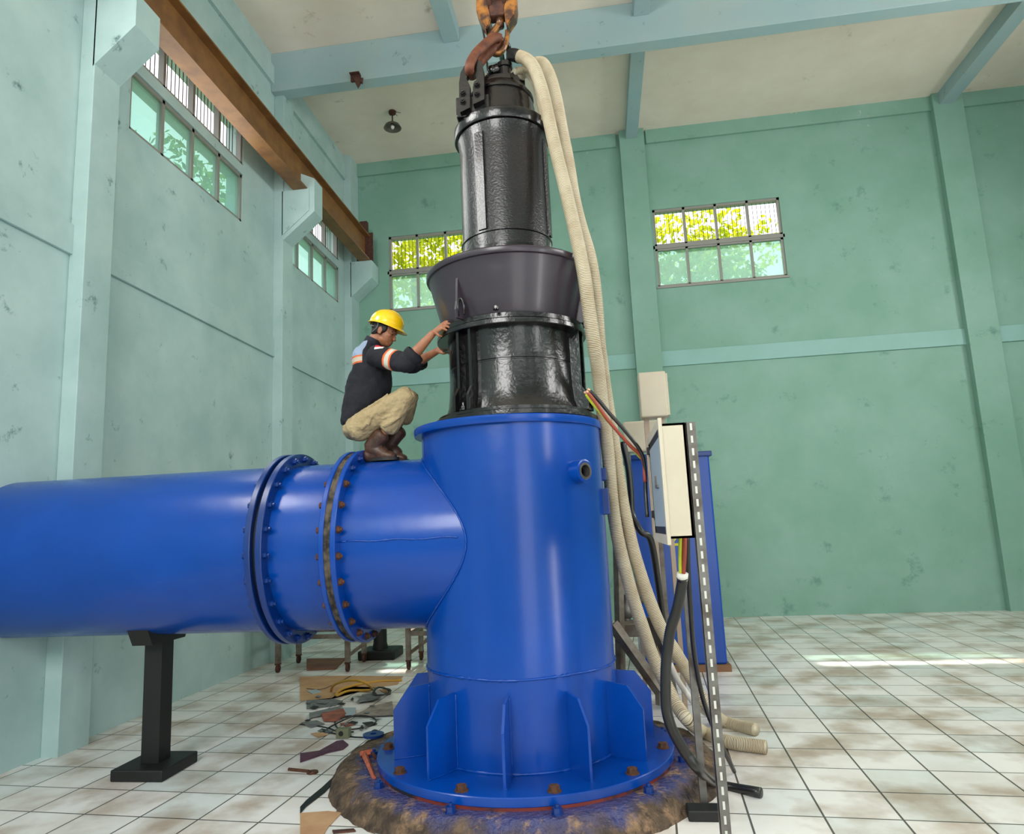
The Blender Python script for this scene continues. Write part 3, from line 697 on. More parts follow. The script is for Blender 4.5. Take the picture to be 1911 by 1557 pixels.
# ------------------------------------------------------------------ boxes on a strut stand further back
b0 = at(1197, 779, 6.5); b1 = at(1241, 692, 6.5)
ST = empty('wall_switch_box', ((b0.x+b1.x)/2, 6.6, 0), 'tall narrow cream switch box on posts behind the open panel', 'switch box')
MB().box(b0.x, 6.5, b0.z, b1.x, 6.72, b1.z, .012).build('box_body', CREAM, ST)
MB().box(b1.x, 6.52, b0.z+.01, b1.x+.018, 6.70, b1.z-.02, .003).build('side_cover', CREAM, ST)
TAN = mat('tan_post', (168, 148, 130), .6)
MB().box(b0.x+.03, 6.6, FZ, b0.x+.075, 6.65, b0.z).build('post', TAN, ST); MB().box(b1.x-.07, 6.6, FZ, b1.x-.03, 6.65, b0.z).build('post', TAN, ST)
c0 = at(1177, 1000, 7.3); c1 = at(1202, 785, 7.3)
s2 = empty('junction_box', (c0.x+.06, 7.35, 0), 'low wide cream box standing left of the tall switch box', 'switch box')
MB().box(c0.x, 7.3, c1.z-.32, c1.x+.14, 7.5, c1.z, .02).build('box_body', CREAM, s2)
MB().box(c0.x+.02, 7.36, FZ, c0.x+.06, 7.40, c1.z-.32).build('post', GALV, s2); MB().box(c1.x+.06, 7.36, FZ, c1.x+.1, 7.40, c1.z-.32).build('post', GALV, s2)

# blue cabinet at the back right with a painted 2
k0 = at(1181, 1000, 8.2); k1 = at(1294, 1000, 8.2)
CB = empty('blue_cabinet', ((k0.x+k1.x)/2, 8.5, 0), 'blue steel tank cabinet marked with a yellow 2 behind the hoses', 'cabinet')
MB().box(k0.x, 8.2, FZ+.07, k1.x+.25, 8.9, 2.52, .02).build('cabinet_body', BLUE, CB)
MB().box(k0.x-.02, 8.15, FZ, k1.x+.28, 8.95, FZ+.07).build('timber_base', mat('base_timber', (128, 92, 66), .8), CB)
MB().box(k0.x-.03, 8.17, 2.46, k1.x+.28, 8.93, 2.52, .01).build('cabinet_top', BLUE2, CB)
cu = bpy.data.curves.new('tmp', 'FONT'); cu.body = '2'; cu.size = .30; cu.extrude = .002; cu.align_x = 'CENTER'
to = bpy.data.objects.new('tmp', cu); COL.objects.link(to)
bpy.context.view_layer.update()
me = bpy.data.meshes.new_from_object(to.evaluated_get(bpy.context.evaluated_depsgraph_get())); bpy.data.objects.remove(to)
p2 = at(1259, 1019, 8.197)
me.transform(Matrix.Translation((p2.x, 8.197, p2.z)) @ Matrix.Rotation(PI/2, 4, 'X'))
link('painted_number', me, YPAINT, CB)

# grey steel stand behind the hoses
def bar(b, p, q, w=.04): b.tube([p, q], w*.7, 4)
GS = empty('steel_stand', at(1160, 1280, 6.2), 'grey rusty steel angle stand behind the hoses beside the column', 'stand')
Y = 6.2
b = MB(); bar(b, at(1152, 990, Y), at(1160, 1318, Y), .06); b.build('leg', GALV, GS)
b = MB(); bar(b, at(1222, 1130, 6.5), at(1231, 1316, 6.5), .05); b.build('leg', GALV, GS)
MB().box(*at(1150, 1190, Y), *(at(1222, 1166, Y)+Vector((0, .35, 0)))).build('shelf', GALV, GS)
b = MB(); bar(b, at(1143, 1165, 6.1), at(1232, 1290, 6.1), .075); b.build('brace', GALV, GS)
b = MB(); bar(b, at(1215, 1150, 6.15), at(1250, 1240, 6.15), .06); b.build('brace', GALV, GS)
o = MB().ball(at(1168, 1140, 6.5), .07, 1, 1, 1.2).cyl(at(1160, 1125, 6.5), at(1200, 1120, 6.5), .03).cyl(at(1168, 1166, 6.5), at(1168, 1110, 6.5), .045).build('gate_valve', STEEL, None, 30)
center(o); tag(o, 'small dull metal valve body on the steel stand shelf', 'valve')

# ------------------------------------------------------------------ wheeled steel trolleys beyond the branch pipe
LIFT = []
def caster(p, parent):
    b = MB(); b.box(p.x-.03, p.y-.03, .095, p.x+.03, p.y+.03, .115).box(p.x-.026, p.y-.012, .03, p.x-.018, p.y+.012, .1).box(p.x+.018, p.y-.012, .03, p.x+.026, p.y+.012, .1)
    c = b.build('caster', DRUST, parent)
    w = MB().lathe([(.05, -.014), (.052, -.008), (.052, .008), (.05, .014)], mtx=Matrix.Translation((p.x, p.y, .052)) @ Matrix.Rotation(PI/2, 4, 'Y'), n=24).build('wheel', DRUST, c, 40)
def trolley(xa, xb, ya, yb, h, label):
    r = empty('wheeled_trolley', ((xa+xb)/2, (ya+yb)/2, 0), label, 'trolley'); LIFT.append(r)
    for x in (xa, xb):
        for y in (ya, yb):
            MB().box(x-.028, y-.028, .11, x+.028, y+.028, h).build('leg', mat('x', (1, 1, 1)) if False else GALV, r)
            caster(Vector((x, y, 0)), r)
    b = MB()
    for z in (.42, h):
        b.box(xa, ya-.02, z-.025, xb, ya+.02, z+.025).box(xa, yb-.02, z-.025, xb, yb+.02, z+.025).box(xa-.02, ya, z-.025, xa+.02, yb, z+.025).box(xb-.02, ya, z-.025, xb+.02, yb, z+.025)
    b.build('rail', GALV, r)
    MB().box(xa-.04, ya-.04, h, xb+.04, yb+.04, h+.03).build('deck', GALV, r)
    b = MB(); bar(b, Vector((xa, ya, .18)), Vector((xa+.35, ya, .42)), .03); b.build('brace', GALV, r)
p = ground(649, 1254); q = ground(763, 1250)
trolley(p.x, p.x-.9, p.y, p.y+.6, .9, 'grey wheeled steel trolley left of the bolted pipe joint')
trolley(q.x, q.x+.9, q.y, q.y+.6, .9, 'grey wheeled steel trolley behind the pump column beneath the branch')
p = ground(714, 1228)
JK = empty('floor_pedestal', (p.x, p.y, 0), 'black iron pedestal on a heavy foot seen below the branch flange', 'pedestal'); LIFT.append(JK)
MB().box(p.x-.28, p.y-.2, 0, p.x+.22, p.y+.25, .12, .02).build('foot', RUBBER, JK)
MB().lathe([(.11, .12), (.09, .2), (.09, .8), (.13, .85), (.13, .9)], (p.x-.03, p.y), 24).build('column', RUBBER, JK, 30)

# ------------------------------------------------------------------ lamp and bracket on the ceiling
p = at(732, 208, ZC-.0, 2)
LP = empty('ceiling_lamp', p, 'old pendant lamp with glass shade and bulb on the stained ceiling', 'lamp')
q = Vector((p.x, p.y, ZC))
MB().lathe([(.06, -.045), (.065, -.03), (.065, 0)], mtx=Matrix.Translation(q), n=24).build('ceiling_rose', DRUST, LP, 30)
MB().lathe([(.012, -.2), (.012, -.045)], mtx=Matrix.Translation(q), n=10).lathe([(.03, -.24), (.035, -.2), (.02, -.19)], mtx=Matrix.Translation(q), n=16).build('stem', DRUST, LP, 30)
SH = bpy.data.materials.new('lamp_shade_glass'); SH.use_nodes = True
MB().lathe([(.035, -.225), (.08, -.235), (.125, -.265), (.155, -.32), (.150, -.32), (.12, -.27), (.08, -.242), (.035, -.232)], mtx=Matrix.Translation(q), n=40, closed=True).build('lamp_shade', LAMPM, LP, 60)
MB().ball(q+Vector((0, 0, -.295)), .034, 1, 1, 1.3).build('bulb', WHITE, LP, True)
b = MB()
for i in range(5):
    a = i*1.3; b.tube(crom([q+Vector((0, 0, -.02)), q+Vector((.06*math.cos(a)+.03, .05*math.sin(a), -.03)), q+Vector((.11*math.cos(a)+.04, .08*math.sin(a), -.05))], 4), .005, 6)
b.build('loose_wires', DRUST, LP, True)
p = at(668, 150, 9.08)
r = empty('beam_bracket', (p.x, 9.07, 8.40), 'rusty broken iron bracket hanging on the teal ceiling beam', 'bracket')
MB().box(p.x-.10, 9.04, 8.40, p.x+.05, 9.08, 8.50).box(p.x-.10, 8.98, 8.49, p.x+.05, 9.06, 8.505).build('wall_plate', DRUST, r)
MB().poly([Vector((p.x-.05, 9.02, 8.42)), Vector((p.x+.09, 9.06, 8.42)), Vector((p.x+.08, 9.06, 8.33)), Vector((p.x+.05, 9.05, 8.36)), Vector((p.x+.02, 9.03, 8.25))], Vector((.01, -.03, 0))).build('torn_flange', DRUST, r)

# ------------------------------------------------------------------ floor clutter
def sheet(name, px, m, label, cat, t=.004, z=0.002, curl=0, group=None):
    pts = [ground(x, y, z) for x, y in px]
    b = MB().poly(pts, Vector((0, 0, t)))
    o = b.build(name, m, None); center(o); return tag(o, label, cat, group)
sheet('floor_plank', [(572, 1232), (646, 1231), (640, 1236), (626, 1250), (572, 1252)], mat('plank_brown', (140, 96, 74), .8, 0, 0, (120, 78, 60), 3), 'reddish brown flat board on tiles under the left pipe', 'board', .02)
sheet('cardboard_sheet', [(560, 1264), (640, 1262), (752, 1263), (742, 1278), (700, 1284), (650, 1282), (616, 1306), (560, 1308)], WOODP, 'large brown cardboard sheet under the yellow hose', 'cardboard', .004)
sheet('cardboard_sheet', [(560, 1519), (612, 1515), (638, 1518), (612, 1545), (598, 1570), (560, 1570)], WOODP, 'brown cardboard piece at bottom left on tiles', 'cardboard', .004)
sheet('cardboard_sheet', [(800, 1561), (838, 1545), (877, 1532), (874, 1562)], WOODP, 'pale cardboard scrap by the plinth front', 'cardboard', .004, .03)
sheet('gasket_offcut', [(572, 1308), (618, 1304), (640, 1309), (626, 1318), (596, 1322), (572, 1324)], GREY, 'grey offcut sheet, leftmost of the grey scraps beside the yellow hose', 'offcut')
sheet('gasket_offcut', [(665, 1312), (676, 1297), (694, 1295), (712, 1302), (694, 1308)], GREY, 'light grey four sided offcut in front of the coiled black cable', 'offcut', .004, .02)
sheet('gasket_offcut', [(577, 1332), (638, 1318), (640, 1322), (610, 1334), (577, 1341)], GREY, 'long narrow grey strip behind the red plate', 'offcut', .006, .012)
sheet('gasket_offcut', [(636, 1322), (664, 1322), (662, 1334), (644, 1336)], PLATE, 'small bright square metal offcut beside the red plate', 'offcut', .006, .02)
sheet('gasket_offcut', [(660, 1336), (700, 1318), (732, 1310), (735, 1333), (700, 1340)], mat('dusty_sheet', (150, 140, 128), .8, 0, 0, (110, 100, 92), 7), 'dusty grey board scrap against the plinth', 'offcut', .006)
sheet('red_plate', [(600, 1336), (640, 1326), (646, 1336), (628, 1347), (604, 1346)], REDP, 'red brown flat plate piece among the grey offcuts', 'plate', .02, .01)
sheet('maroon_rag', [(560, 1409), (596, 1404), (628, 1386), (640, 1384), (650, 1392), (640, 1400), (612, 1406), (590, 1414), (560, 1424)], PURP, 'dark maroon rag strip lying toward the plinth', 'rag', .012)
sheet('floor_gap_strip', [(560, 1508), (572, 1495), (600, 1472), (626, 1448), (630, 1454), (606, 1480), (572, 1506), (560, 1520)], RUBBER, 'black strip standing for the dark gap in the tiles leading to the plinth', 'strip', .006)  # flat black strip laid for the shade in an open tile gap
scraps = [((584, 1352), 22, 'grey thin scrap under the left pipe, nearest the maroon rag', GREY), ((596, 1372), 16, 'brown cardboard chip left of the small green box', WOODP), ((690, 1352), 14, 'dark scrap touching the plinth edge', RUBBER),
          ((586, 1292), 14, 'pale scrap on the large cardboard sheet', PLATE), ((648, 1353), 14, 'pinkish scrap inside the black cable loop', REDP), ((720, 1290), 12, 'small brown chip beside the column fin', WOODP)]
for (x, y), s, lb, m in scraps:
    sheet('floor_scrap', [(x-s, y-2), (x+s*.3, y-s*.3), (x+s, y), (x-s*.2, y+s*.3)], m, lb, 'scrap', .005, .006)
rs = random.Random(5)
for i in range(22):
    x = 574+rs.random()*135; y = 1296+rs.random()*72; w_ = 3+rs.random()*9; h_ = .8+rs.random()*2.6
    sheet('sheet_shaving', [(x-w_, y+h_*.4), (x-w_*.1, y-h_), (x+w_, y-h_*.3), (x+w_*.4, y+h_)], GREY if i % 3 else RUBBER, 'thin small grey or black shaving strewn on the tiles left of the plinth', 'shaving', .003, .009+.0002*i, group='shavings strewn left of the plinth')
sheet('wood_chip', [(620, 1552), (660, 1549), (664, 1553), (622, 1557)], DRUST, 'small dark wood splinter at bottom left', 'chip', .008)
sheet('paper_scrap', [(700, 1556), (740, 1548), (770, 1550), (772, 1565), (700, 1568)], PLATE, 'pale paper scrap at the bottom edge of the plinth', 'paper', .004)
def fcable(name, px, rad, m, label, zs=None, cat='cable'):
    pts = [ground(x, y, rad if zs is None else zs[i]) for i, (x, y) in enumerate(px)]
    o = MB().tube(crom(pts, 8), rad, 8).build(name, m, None, True); center(o); return tag(o, label, cat)
fcable('yellow_hose', [(618, 1290), (622, 1280), (640, 1272), (664, 1270), (684, 1276), (694, 1287), (680, 1289), (650, 1290), (628, 1298), (640, 1286), (690, 1274), (750, 1270)], .013, YELC, 'yellow brown rubber hose looped on the cardboard', [.013, .1, .2, .24, .2, .05, .013, .02, .04, .03, .013, .013], 'hose')
pts = []
for i in range(40):
    a = i*.55; pts.append((712+(16+3*math.sin(i))*math.cos(a), 1291+(7+1.2*math.sin(i*1.7))*math.sin(a)))
fcable('coiled_cable', pts, .008, CABLE, 'coiled dark cable lying beside the rear column fin', [.01+.0015*i for i in range(40)])
fcable('black_cable', [(735, 1336), (690, 1338), (650, 1338), (628, 1345), (626, 1354), (640, 1362), (680, 1358), (702, 1347), (690, 1338), (660, 1337), (620, 1355), (610, 1364), (630, 1370), (660, 1366)], .007, CABLE, 'black cable looped on the tiles left of the plinth', [.008, .01, .02, .01, .01, .01, .01, .02, .04, .04, .02, .01, .01, .02])
fcable('black_cable', [(560, 1352), (590, 1355), (615, 1360), (650, 1374), (680, 1377)], .006, CABLE, 'thin black cable crossing the tiles to the green box')
fcable('black_cable', [(572, 1286), (600, 1287), (630, 1275), (655, 1262)], .006, CABLE, 'thin black cable lying across the large cardboard sheet')
p = ground(640, 1378)
gb = empty('socket_box', (p.x, p.y, 0), 'small grey green socket box on the tiles left of the plinth', 'socket'); LIFT.append(gb)
MB().box(p.x-.055, p.y-.02, 0, p.x+.055, p.y+.05, .075, .006).build('body', mat('socket_green', (110, 114, 86), .7), gb)
MB().lathe([(.02, 0), (.02, .004)], mtx=Matrix.Translation((p.x-.01, p.y-.02, .04)) @ Matrix.Rotation(PI/2, 4, 'X'), n=16).build('socket_hole', RUBBER, gb)
# pipe wrench on the plinth
h0 = at(698, 1452, .235, 2); h1 = at(680, 1408, .25, 2)
PW = empty('pipe_wrench', h0, 'orange red pipe wrench leaning on the plinth left of the flange', 'wrench')
REDW = mat('wrench_red', (196, 104, 72), .5, .1, 0, (150, 76, 56), 20)
MB().tube([h0, h0*.5+h1*.5, h1], [.014, .017, .022], 4).build('handle', REDW, PW, 40)
d = (h1-h0).normalized(); s = Vector((d.y, -d.x, 0)).normalized()
MB().tube([h1-s*.03, h1+s*.07], .02, 4).tube([h1+d*.035-s*.02, h1+d*.045+s*.075], .014, 4).build('jaw', REDW, PW)
MB().tube([h1+s*.055-d*.01, h1+s*.06-d*.08], .014, 12).build('knurl', DRUST, PW, 40)
# ring spanner end on tiles
p = ground(583, 1441, .008); p.z -= FZ
b = MB(); b.lathe([(.022, 0), (.04, 0), (.04, .012), (.022, .012)], mtx=Matrix.Translation((p.x, p.y, 0)), n=24, closed=True)
b.tube([p+Vector((-.03, .01, 0)), p+Vector((-.2, .05, 0))], .012, 6)
o = b.build('ring_spanner', RUST, None, 30); center(o); LIFT.append(o); tag(o, 'rusty ring spanner lying on the tiles at left', 'spanner')
# blue painted plate by the plinth
p = at(690, 1380, .2, 2)
MBp = MB().lathe([(.025, .222), (.08, .222), (.08, .24), (.025, .24)], (p.x+.03, p.y), 32, closed=True).build('washer_plate', BLUE2, None, 30)
center(MBp); tag(MBp, 'blue painted ring plate lying on the plinth behind the wrench', 'plate')
p = ground(1300, 1527)
o = MB().box(p.x-.05, p.y-.06, 0, p.x+.16, p.y+.06, .06, .008).build('rubber_block', RUBBER, None); center(o); LIFT.append(o); tag(o, 'black rubber block on the tiles at bottom right', 'block')

for o in LIFT: o.location.z += FZ
# ------------------------------------------------------------------ outside
struct(MB().box(-30, 12.9, -.3, 30, 40, -.05).build('trim_%d' % 90, GRND))
struct(MB().box(-30, -20, -.3, XL-.4, 40, -.06).build('trim_%d' % 91, GRND))
def tree(x, y, h, crown, n, m, label, zc):
    r = empty('tree', (x, y, -.05), label, 'tree')
    MB().tube(crom([Vector((x, y, -.05)), Vector((x+.1, y, h*.5)), Vector((x-.1, y+.1, h))], 4), [.18-.012*i for i in range(9)], 10).build('trunk', BARK, r, True)
    b = MB(); rnd = random.Random(int(x*10+y))
    for i in range(n):
        while True:
            u = Vector((rnd.uniform(-1, 1), rnd.uniform(-1, 1), rnd.uniform(-1, 1)))
            if u.length < 1: break
        c = Vector((x+u.x*crown[0], y+u.y*crown[1], zc+u.z*crown[2]))
        if noise.noise(c*1.3) < -.12: continue
        s = rnd.uniform(.07, .14); a = Vector((rnd.uniform(-1, 1), rnd.uniform(-1, 1), rnd.uniform(-1, 1))).normalized(); t = a.cross(Vector((rnd.uniform(-1, 1), rnd.uniform(-1, 1), rnd.uniform(-1, 1)))).normalized()
        vs = [b.b.verts.new(c+a*s), b.b.verts.new(c+t*s*.5), b.b.verts.new(c-a*s), b.b.verts.new(c-t*s*.5)]
        b.b.faces.new(vs)
    f = b.build('foliage', m, r)
tree(-4.2, 16.2, 8.2, (2.1, 1.1, 2.2), 5200, LEAFY, 'yellow green tree filling the left window behind the worker', 7.9)
tree(-2.2, 18.2, 6.8, (2.4, 1.0, 1.4), 3600, LEAF, 'darker green bush low in the left back window', 6.9)
tree(2.6, 17.2, 7.2, (2.0, 1.0, 1.7), 4200, LEAF, 'green tree low in the right back window', 6.9)
tree(3.4, 20.2, 9.8, (2.6, 1.0, 1.15), 2600, LEAFY, 'sparse yellow green tree top in the right back window', 9.7)
tree(-8.3, 13.6, 8, (1.2, 3.2, 2.4), 3800, LEAF, 'green tree outside the left wall windows', 8.0)

# ------------------------------------------------------------------ worker
def W(zx, zy, Y=5.02): return at(572+zx/4.865, 560+zy/4.865, Y)
def lims(secs, k=5):
    """sections: (center, a_in_plane, b_along_Y); returns smooth list"""
    C = crom([s[0] for s in secs], k); out = []
    A = crom([Vector((s[1], s[2], 0)) for s in secs], k)
    return [(c, max(a.x, .002), max(a.y, .002)) for c, a in zip(C, A)]
def loft(b, secs, side=Vector((0, 1, 0)), n=20, k=5, ease=True):
    S = lims(secs, k)
    # rounded caps
    def cap(c0, c1, s):
        d = (c0-c1).normalized(); o = []
        for t in (.95, .8, .5):
            o.append((c0+d*s[1]*t*.6, s[1]*math.sqrt(1-t*t), s[2]*math.sqrt(1-t*t)))
        return o
    S = cap(S[0][0], S[1][0], S[0])+S+cap(S[-1][0], S[-2][0], S[-1])[::-1]
    rings = []
    for i, (c, a, bb) in enumerate(S):
        t = (S[min(i+1, len(S)-1)][0]-S[max(i-1, 0)][0]).normalized()
        s = (side-t*side.dot(t)).normalized(); o = t.cross(s)
        rings.append([b.b.verts.new(c+o*a*math.cos(2*PI*j/n)+s*bb*math.sin(2*PI*j/n)) for j in range(n)])
    for i in range(len(rings)-1):
        for j in range(n): b.b.faces.new([rings[i][j], rings[i][(j+1) % n], rings[i+1][(j+1) % n], rings[i+1][j]])
    b.b.faces.new(rings[0][::-1]); b.b.faces.new(rings[-1])
    return b
def remesh(o, vox, sm=2, disp=0, dscale=.12):
    m = o.modifiers.new('r', 'REMESH'); m.mode = 'VOXEL'; m.voxel_size = vox; m.use_smooth_shade = True
    if sm: s = o.modifiers.new('s', 'SMOOTH'); s.iterations = sm; s.factor = .5
    if disp:
        t = bpy.data.textures.new('folds', 'CLOUDS'); t.noise_scale = dscale; t.noise_depth = 2
        d = o.modifiers.new('d', 'DISPLACE'); d.texture = t; d.strength = disp; d.mid_level = .5; d.texture_coords = 'LOCAL'
    return o
NY, FY = 4.86, 5.19            # near (right) and far (left) side of the body
PB = MB()
# head: local frame x forward, y left, z up, pitched down
HP = R_(24); hc = W(712, 292, 5.02)
HM = Matrix.Translation(hc) @ Matrix.Rotation(HP, 4, 'Y')
def hb(x, y, z, r, sx=1, sy=1, sz=1): PB.ball((0, 0, 0), r, sx, sy, sz, Matrix.Identity(4)); vs = PB.b.verts[:][-1]
def hball(b, x, y, z, rx, ry, rz, seg=20):
    rr = bmesh.ops.create_uvsphere(b.b, u_segments=seg, v_segments=seg//2+2, radius=1)
    for v in rr['verts']: v.co = HM @ Vector((x+v.co.x*rx, y+v.co.y*ry, z+v.co.z*rz))
hball(PB, -.012, 0, .035, .094, .075, .085)
hball(PB, .028, 0, -.025, .062, .060, .085)
hball(PB, .050, 0, -.078, .034, .036, .028)      # chin
hball(PB, .015, 0, -.06, .055, .056, .042)       # jaw
hball(PB, .074, 0, .018, .020, .048, .014)       # brow
hball(PB, .089, 0, -.022, .013, .012, .022)      # nose
hball(PB, .097, 0, -.034, .013, .015, .010)
hball(PB, .079, 0, -.058, .013, .025, .007)      # lips
hball(PB, .077, 0, -.069, .012, .021, .007)
for s in (-1, 1):
    hball(PB, .055, s*.04, -.018, .022, .018, .018)  # cheek
    hball(PB, -.012, s*.076, -.008, .020, .008, .032)  # ear
    hball(PB, -.004, s*.078, -.028, .010, .008, .012)
# neck
loft(PB, [(W(560, 470), .055, .058), (W(600, 400), .054, .056), (W(655, 330), .054, .055)])
# trunk inside the jacket
loft(PB, [(W(460, 1150), .11, .14), (W(520, 900), .12, .14), (W(560, 650), .11, .15), (W(560, 500), .07, .15)])
# arms
def arm(b, S, E, Wr, r=(.055, .046, .042, .036, .026)):
    loft(b, [(S, r[0], r[0]), (S.lerp(E, .5), r[1], r[1]), (E, r[2], r[2]), (E.lerp(Wr, .3), r[2]*1.0, r[2]*1.0), (E.lerp(Wr, .7), r[3]*.9, r[3]*.9), (Wr, r[4], r[4]*.9)], n=16)
Sn, En, Wn = W(620, 505, 4.84), W(905, 575, 4.72), W(1150, 300, 4.70)
Sf, Ef, Wf = W(640, 500, 5.20), W(960, 590, 5.26), W(1185, 465, 5.12)
arm(PB, Sn, En, Wn); arm(PB, Sf, Ef, Wf)
def hand(b, Wr, K, tips, thumb, pw, nrm):
    """Wr wrist, K centre of knuckles, tips list of 4 finger tips; pw direction across the palm"""
    f = (K-Wr).normalized(); pw = (pw-f*pw.dot(f)).normalized(); nn = f.cross(pw)
    # palm
    loft(b, [(Wr, .019, .026), (Wr.lerp(K, .35), .017, .032), (Wr.lerp(K, .75), .016, .039), (K, .013, .038)], side=pw, n=16, k=3)
    lens = (.070, .078, .072, .056)
    for i, tp in enumerate(tips):
        kp = K+pw*(.030-.0200*i)+f*(.004 if i in (1, 2) else -.004)
        dvec = tp-kp; L_ = lens[i]; chord = min(dvec.length, L_*.97); d = dvec.normalized(); tp2 = kp+d*chord
        bulge = math.sqrt(max(L_**2-chord**2, 0))*.45
        p1 = kp.lerp(tp2, .45)+nrm*bulge; p2 = kp.lerp(tp2, .75)+nrm*bulge*.75
        b.tube([kp-f*.02, kp, p1, p2, tp2], [.0092, .0092, .0085, .0078, .0062], 10)
        b.ball(tp2, .0066, seg=8); b.ball(p1, .0088, seg=8); b.ball(p2, .008, seg=8); b.ball(kp, .0098, seg=8)
    t0 = Wr.lerp(K, .30)+pw*.024; t2 = thumb
    tm = t0.lerp(t2, .55)+pw*.010
    b.tube([t0, tm, t2], [.0125, .0105, .0075], 10); b.ball(t2, .0078, seg=8); b.ball(tm, .0108, seg=8); b.ball(t0, .0128, seg=8)
# right hand on the flange edge, left hand lower on the casing
hand(PB, Wn, W(1240, 232, 4.66), [W(1328, 318, 4.64), W(1345, 272, 4.62), W(1348, 218, 4.61), W(1318, 180, 4.62)], W(1225, 330, 4.68), W(1240, 300, 4.6)-W(1240, 232, 4.66), Vector((.25, -.35, .6)))
hand(PB, Wf, W(1245, 425, 5.10), [W(1320, 440, 5.06), W(1322, 415, 5.06), W(1320, 392, 5.06), W(1300, 372, 5.06)], W(1275, 480, 5.08), W(1245, 480, 5.08)-W(1245, 425, 5.10), Vector((.2, -.2, .6)))
# legs inside the trousers
Hn, Kn, An = W(455, 1175, 4.90), W(918, 862, 4.84), W(620, 1345, 4.91)
Hf, Kf, Af = W(470, 1165, 5.12), W(944, 866, 5.16), W(755, 1320, 5.11)
def leg(b, Hh, K, A, s=1.0): 
    loft(b, [(Hh, .075*s, .08*s), (Hh.lerp(K, .5), .072*s, .075*s), (K, .052*s, .055*s)], n=16); loft(b, [(K, .05*s, .052*s), (K.lerp(A, .35), .052*s, .052*s), (K.lerp(A, .8), .036*s, .036*s), (A, .026*s, .028*s)], n=16)
leg(PB, Hn, Kn, An, .8); leg(PB, Hf, Kf, Af, .8)
for A, T in ((An, W(700, 1425, 4.92)), (Af, W(800, 1410, 5.10))): loft(PB, [(A, .022, .024), (A.lerp(T, .5), .016, .02), (T, .010, .018)], n=12)
wk = PB.build('person', SKIN, None, True)
wk.location = (0, 0, 0)
# put the origin at the feet
fc = W(700, 1470, 5.0); wk.data.transform(Matrix.Translation(-fc)); wk.location = fc; WL['person'] = fc.copy()
remesh(wk, .0042, 1)
tag(wk, 'crouching worker in yellow helmet, dark jacket and khaki trousers on the blue branch pipe', 'person')
# eyes and brows
for s in (-1, 1):
    MB().ball(HM @ Vector((.074, s*.030, -.004)), .010, 1, 1.1, .6).build('eye', mat('eye_dark', (40, 26, 22), .3) if s < 0 else MATS['eye_dark'], wk, True)
    MB().tube([HM @ Vector((.083, s*.014, .016)), HM @ Vector((.082, s*.034, .020)), HM @ Vector((.070, s*.052, .014))], .0042, 8).build('eyebrow', HAIR, wk, True)
# hair
HB_ = MB()
hball(HB_, -.026, 0, .030, .093, .082, .085)
hball(HB_, -.058, 0, -.025, .042, .066, .045)
for s in (-1, 1): hball(HB_, .005, s*.068, .022, .030, .014, .040); hball(HB_, -.046, s*.062, -.004, .025, .018, .04)
hr = HB_.build('hair', HAIR, wk, True); remesh(hr, .005, 2)
# hard hat
hh = MB(); HT = Matrix.Translation(hc) @ Matrix.Rotation(R_(19), 4, 'Y') @ Matrix.Translation((-.005, 0, .052))
prof = []
rings = []
for j in range(15):
    t = j/14*PI/2; rr = math.cos(t)**.85 if j < 14 else .001; z = math.sin(t)**.95
    rings.append([hh.b.verts.new(HT @ Vector((max(rr, .01)*.136*math.cos(u), max(rr, .01)*.112*math.sin(u), z*.122))) for u in [2*PI*i/48 for i in range(48)]])
def brimpt(u, k):
    f = max(0, math.cos(u)); ext = (.010+.034*f**2)*k
    return HT @ Vector(((.136+ext)*math.cos(u), (.112+ext*.8)*math.sin(u), -.004-.016*k*f-.006*k))
br1 = [hh.b.verts.new(brimpt(2*PI*i/48, .5)) for i in range(48)]; br2 = [hh.b.verts.new(brimpt(2*PI*i/48, 1)) for i in range(48)]
seq = [br2, br1]+rings
for A, B in zip(seq, seq[1:]):
    for i in range(48): hh.b.faces.new([A[i], A[(i+1) % 48], B[(i+1) % 48], B[i]])
hh.b.faces.new(rings[-1])
hat = hh.build('hard_hat', HAT, wk, 50); sm = hat.modifiers.new('t', 'SOLIDIFY'); sm.thickness = .004; sm.offset = -1
hat['label'] = 'yellow hard hat with short front brim'
ridge = MB().tube([HT @ Vector((.137*math.cos(t), 0, .124*math.sin(t))) for t in [R_(18+i*9) for i in range(17)]], .0055, 8).build('ridge', HAT, hat, True)
MB().tube(crom([HT @ Vector((-.03, -.105, .0)), HT @ Vector((-.03, -.098, -.05)), HT @ Vector((-.07, -.07, -.09))], 5), .003, 6).tube([HT @ Vector((-.125, 0, -.0)), HT @ Vector((-.115, -.03, -.035)), HT @ Vector((-.06, -.092, -.045))], .004, 6).build('chin_strap', GREY, hat, True)
# trousers
TB = MB()
def tleg(b, Hh, K, cuff, s=1):
    loft(b, [(Hh, .098*s, .095*s), (Hh.lerp(K, .4), .088*s, .09*s), (Hh.lerp(K, .8), .074*s, .078*s), (K, .068*s, .072*s)], n=20)
    loft(b, [(K, .068*s, .07*s), (K.lerp(cuff, .3), .072*s, .074*s), (K.lerp(cuff, .7), .070*s, .076*s), (cuff, .064*s, .072*s)], n=20)
tleg(TB, Hn, Kn, W(745, 1165, 4.88), 1.05); tleg(TB, Hf, Kf, W(888, 1090, 5.13), .92)
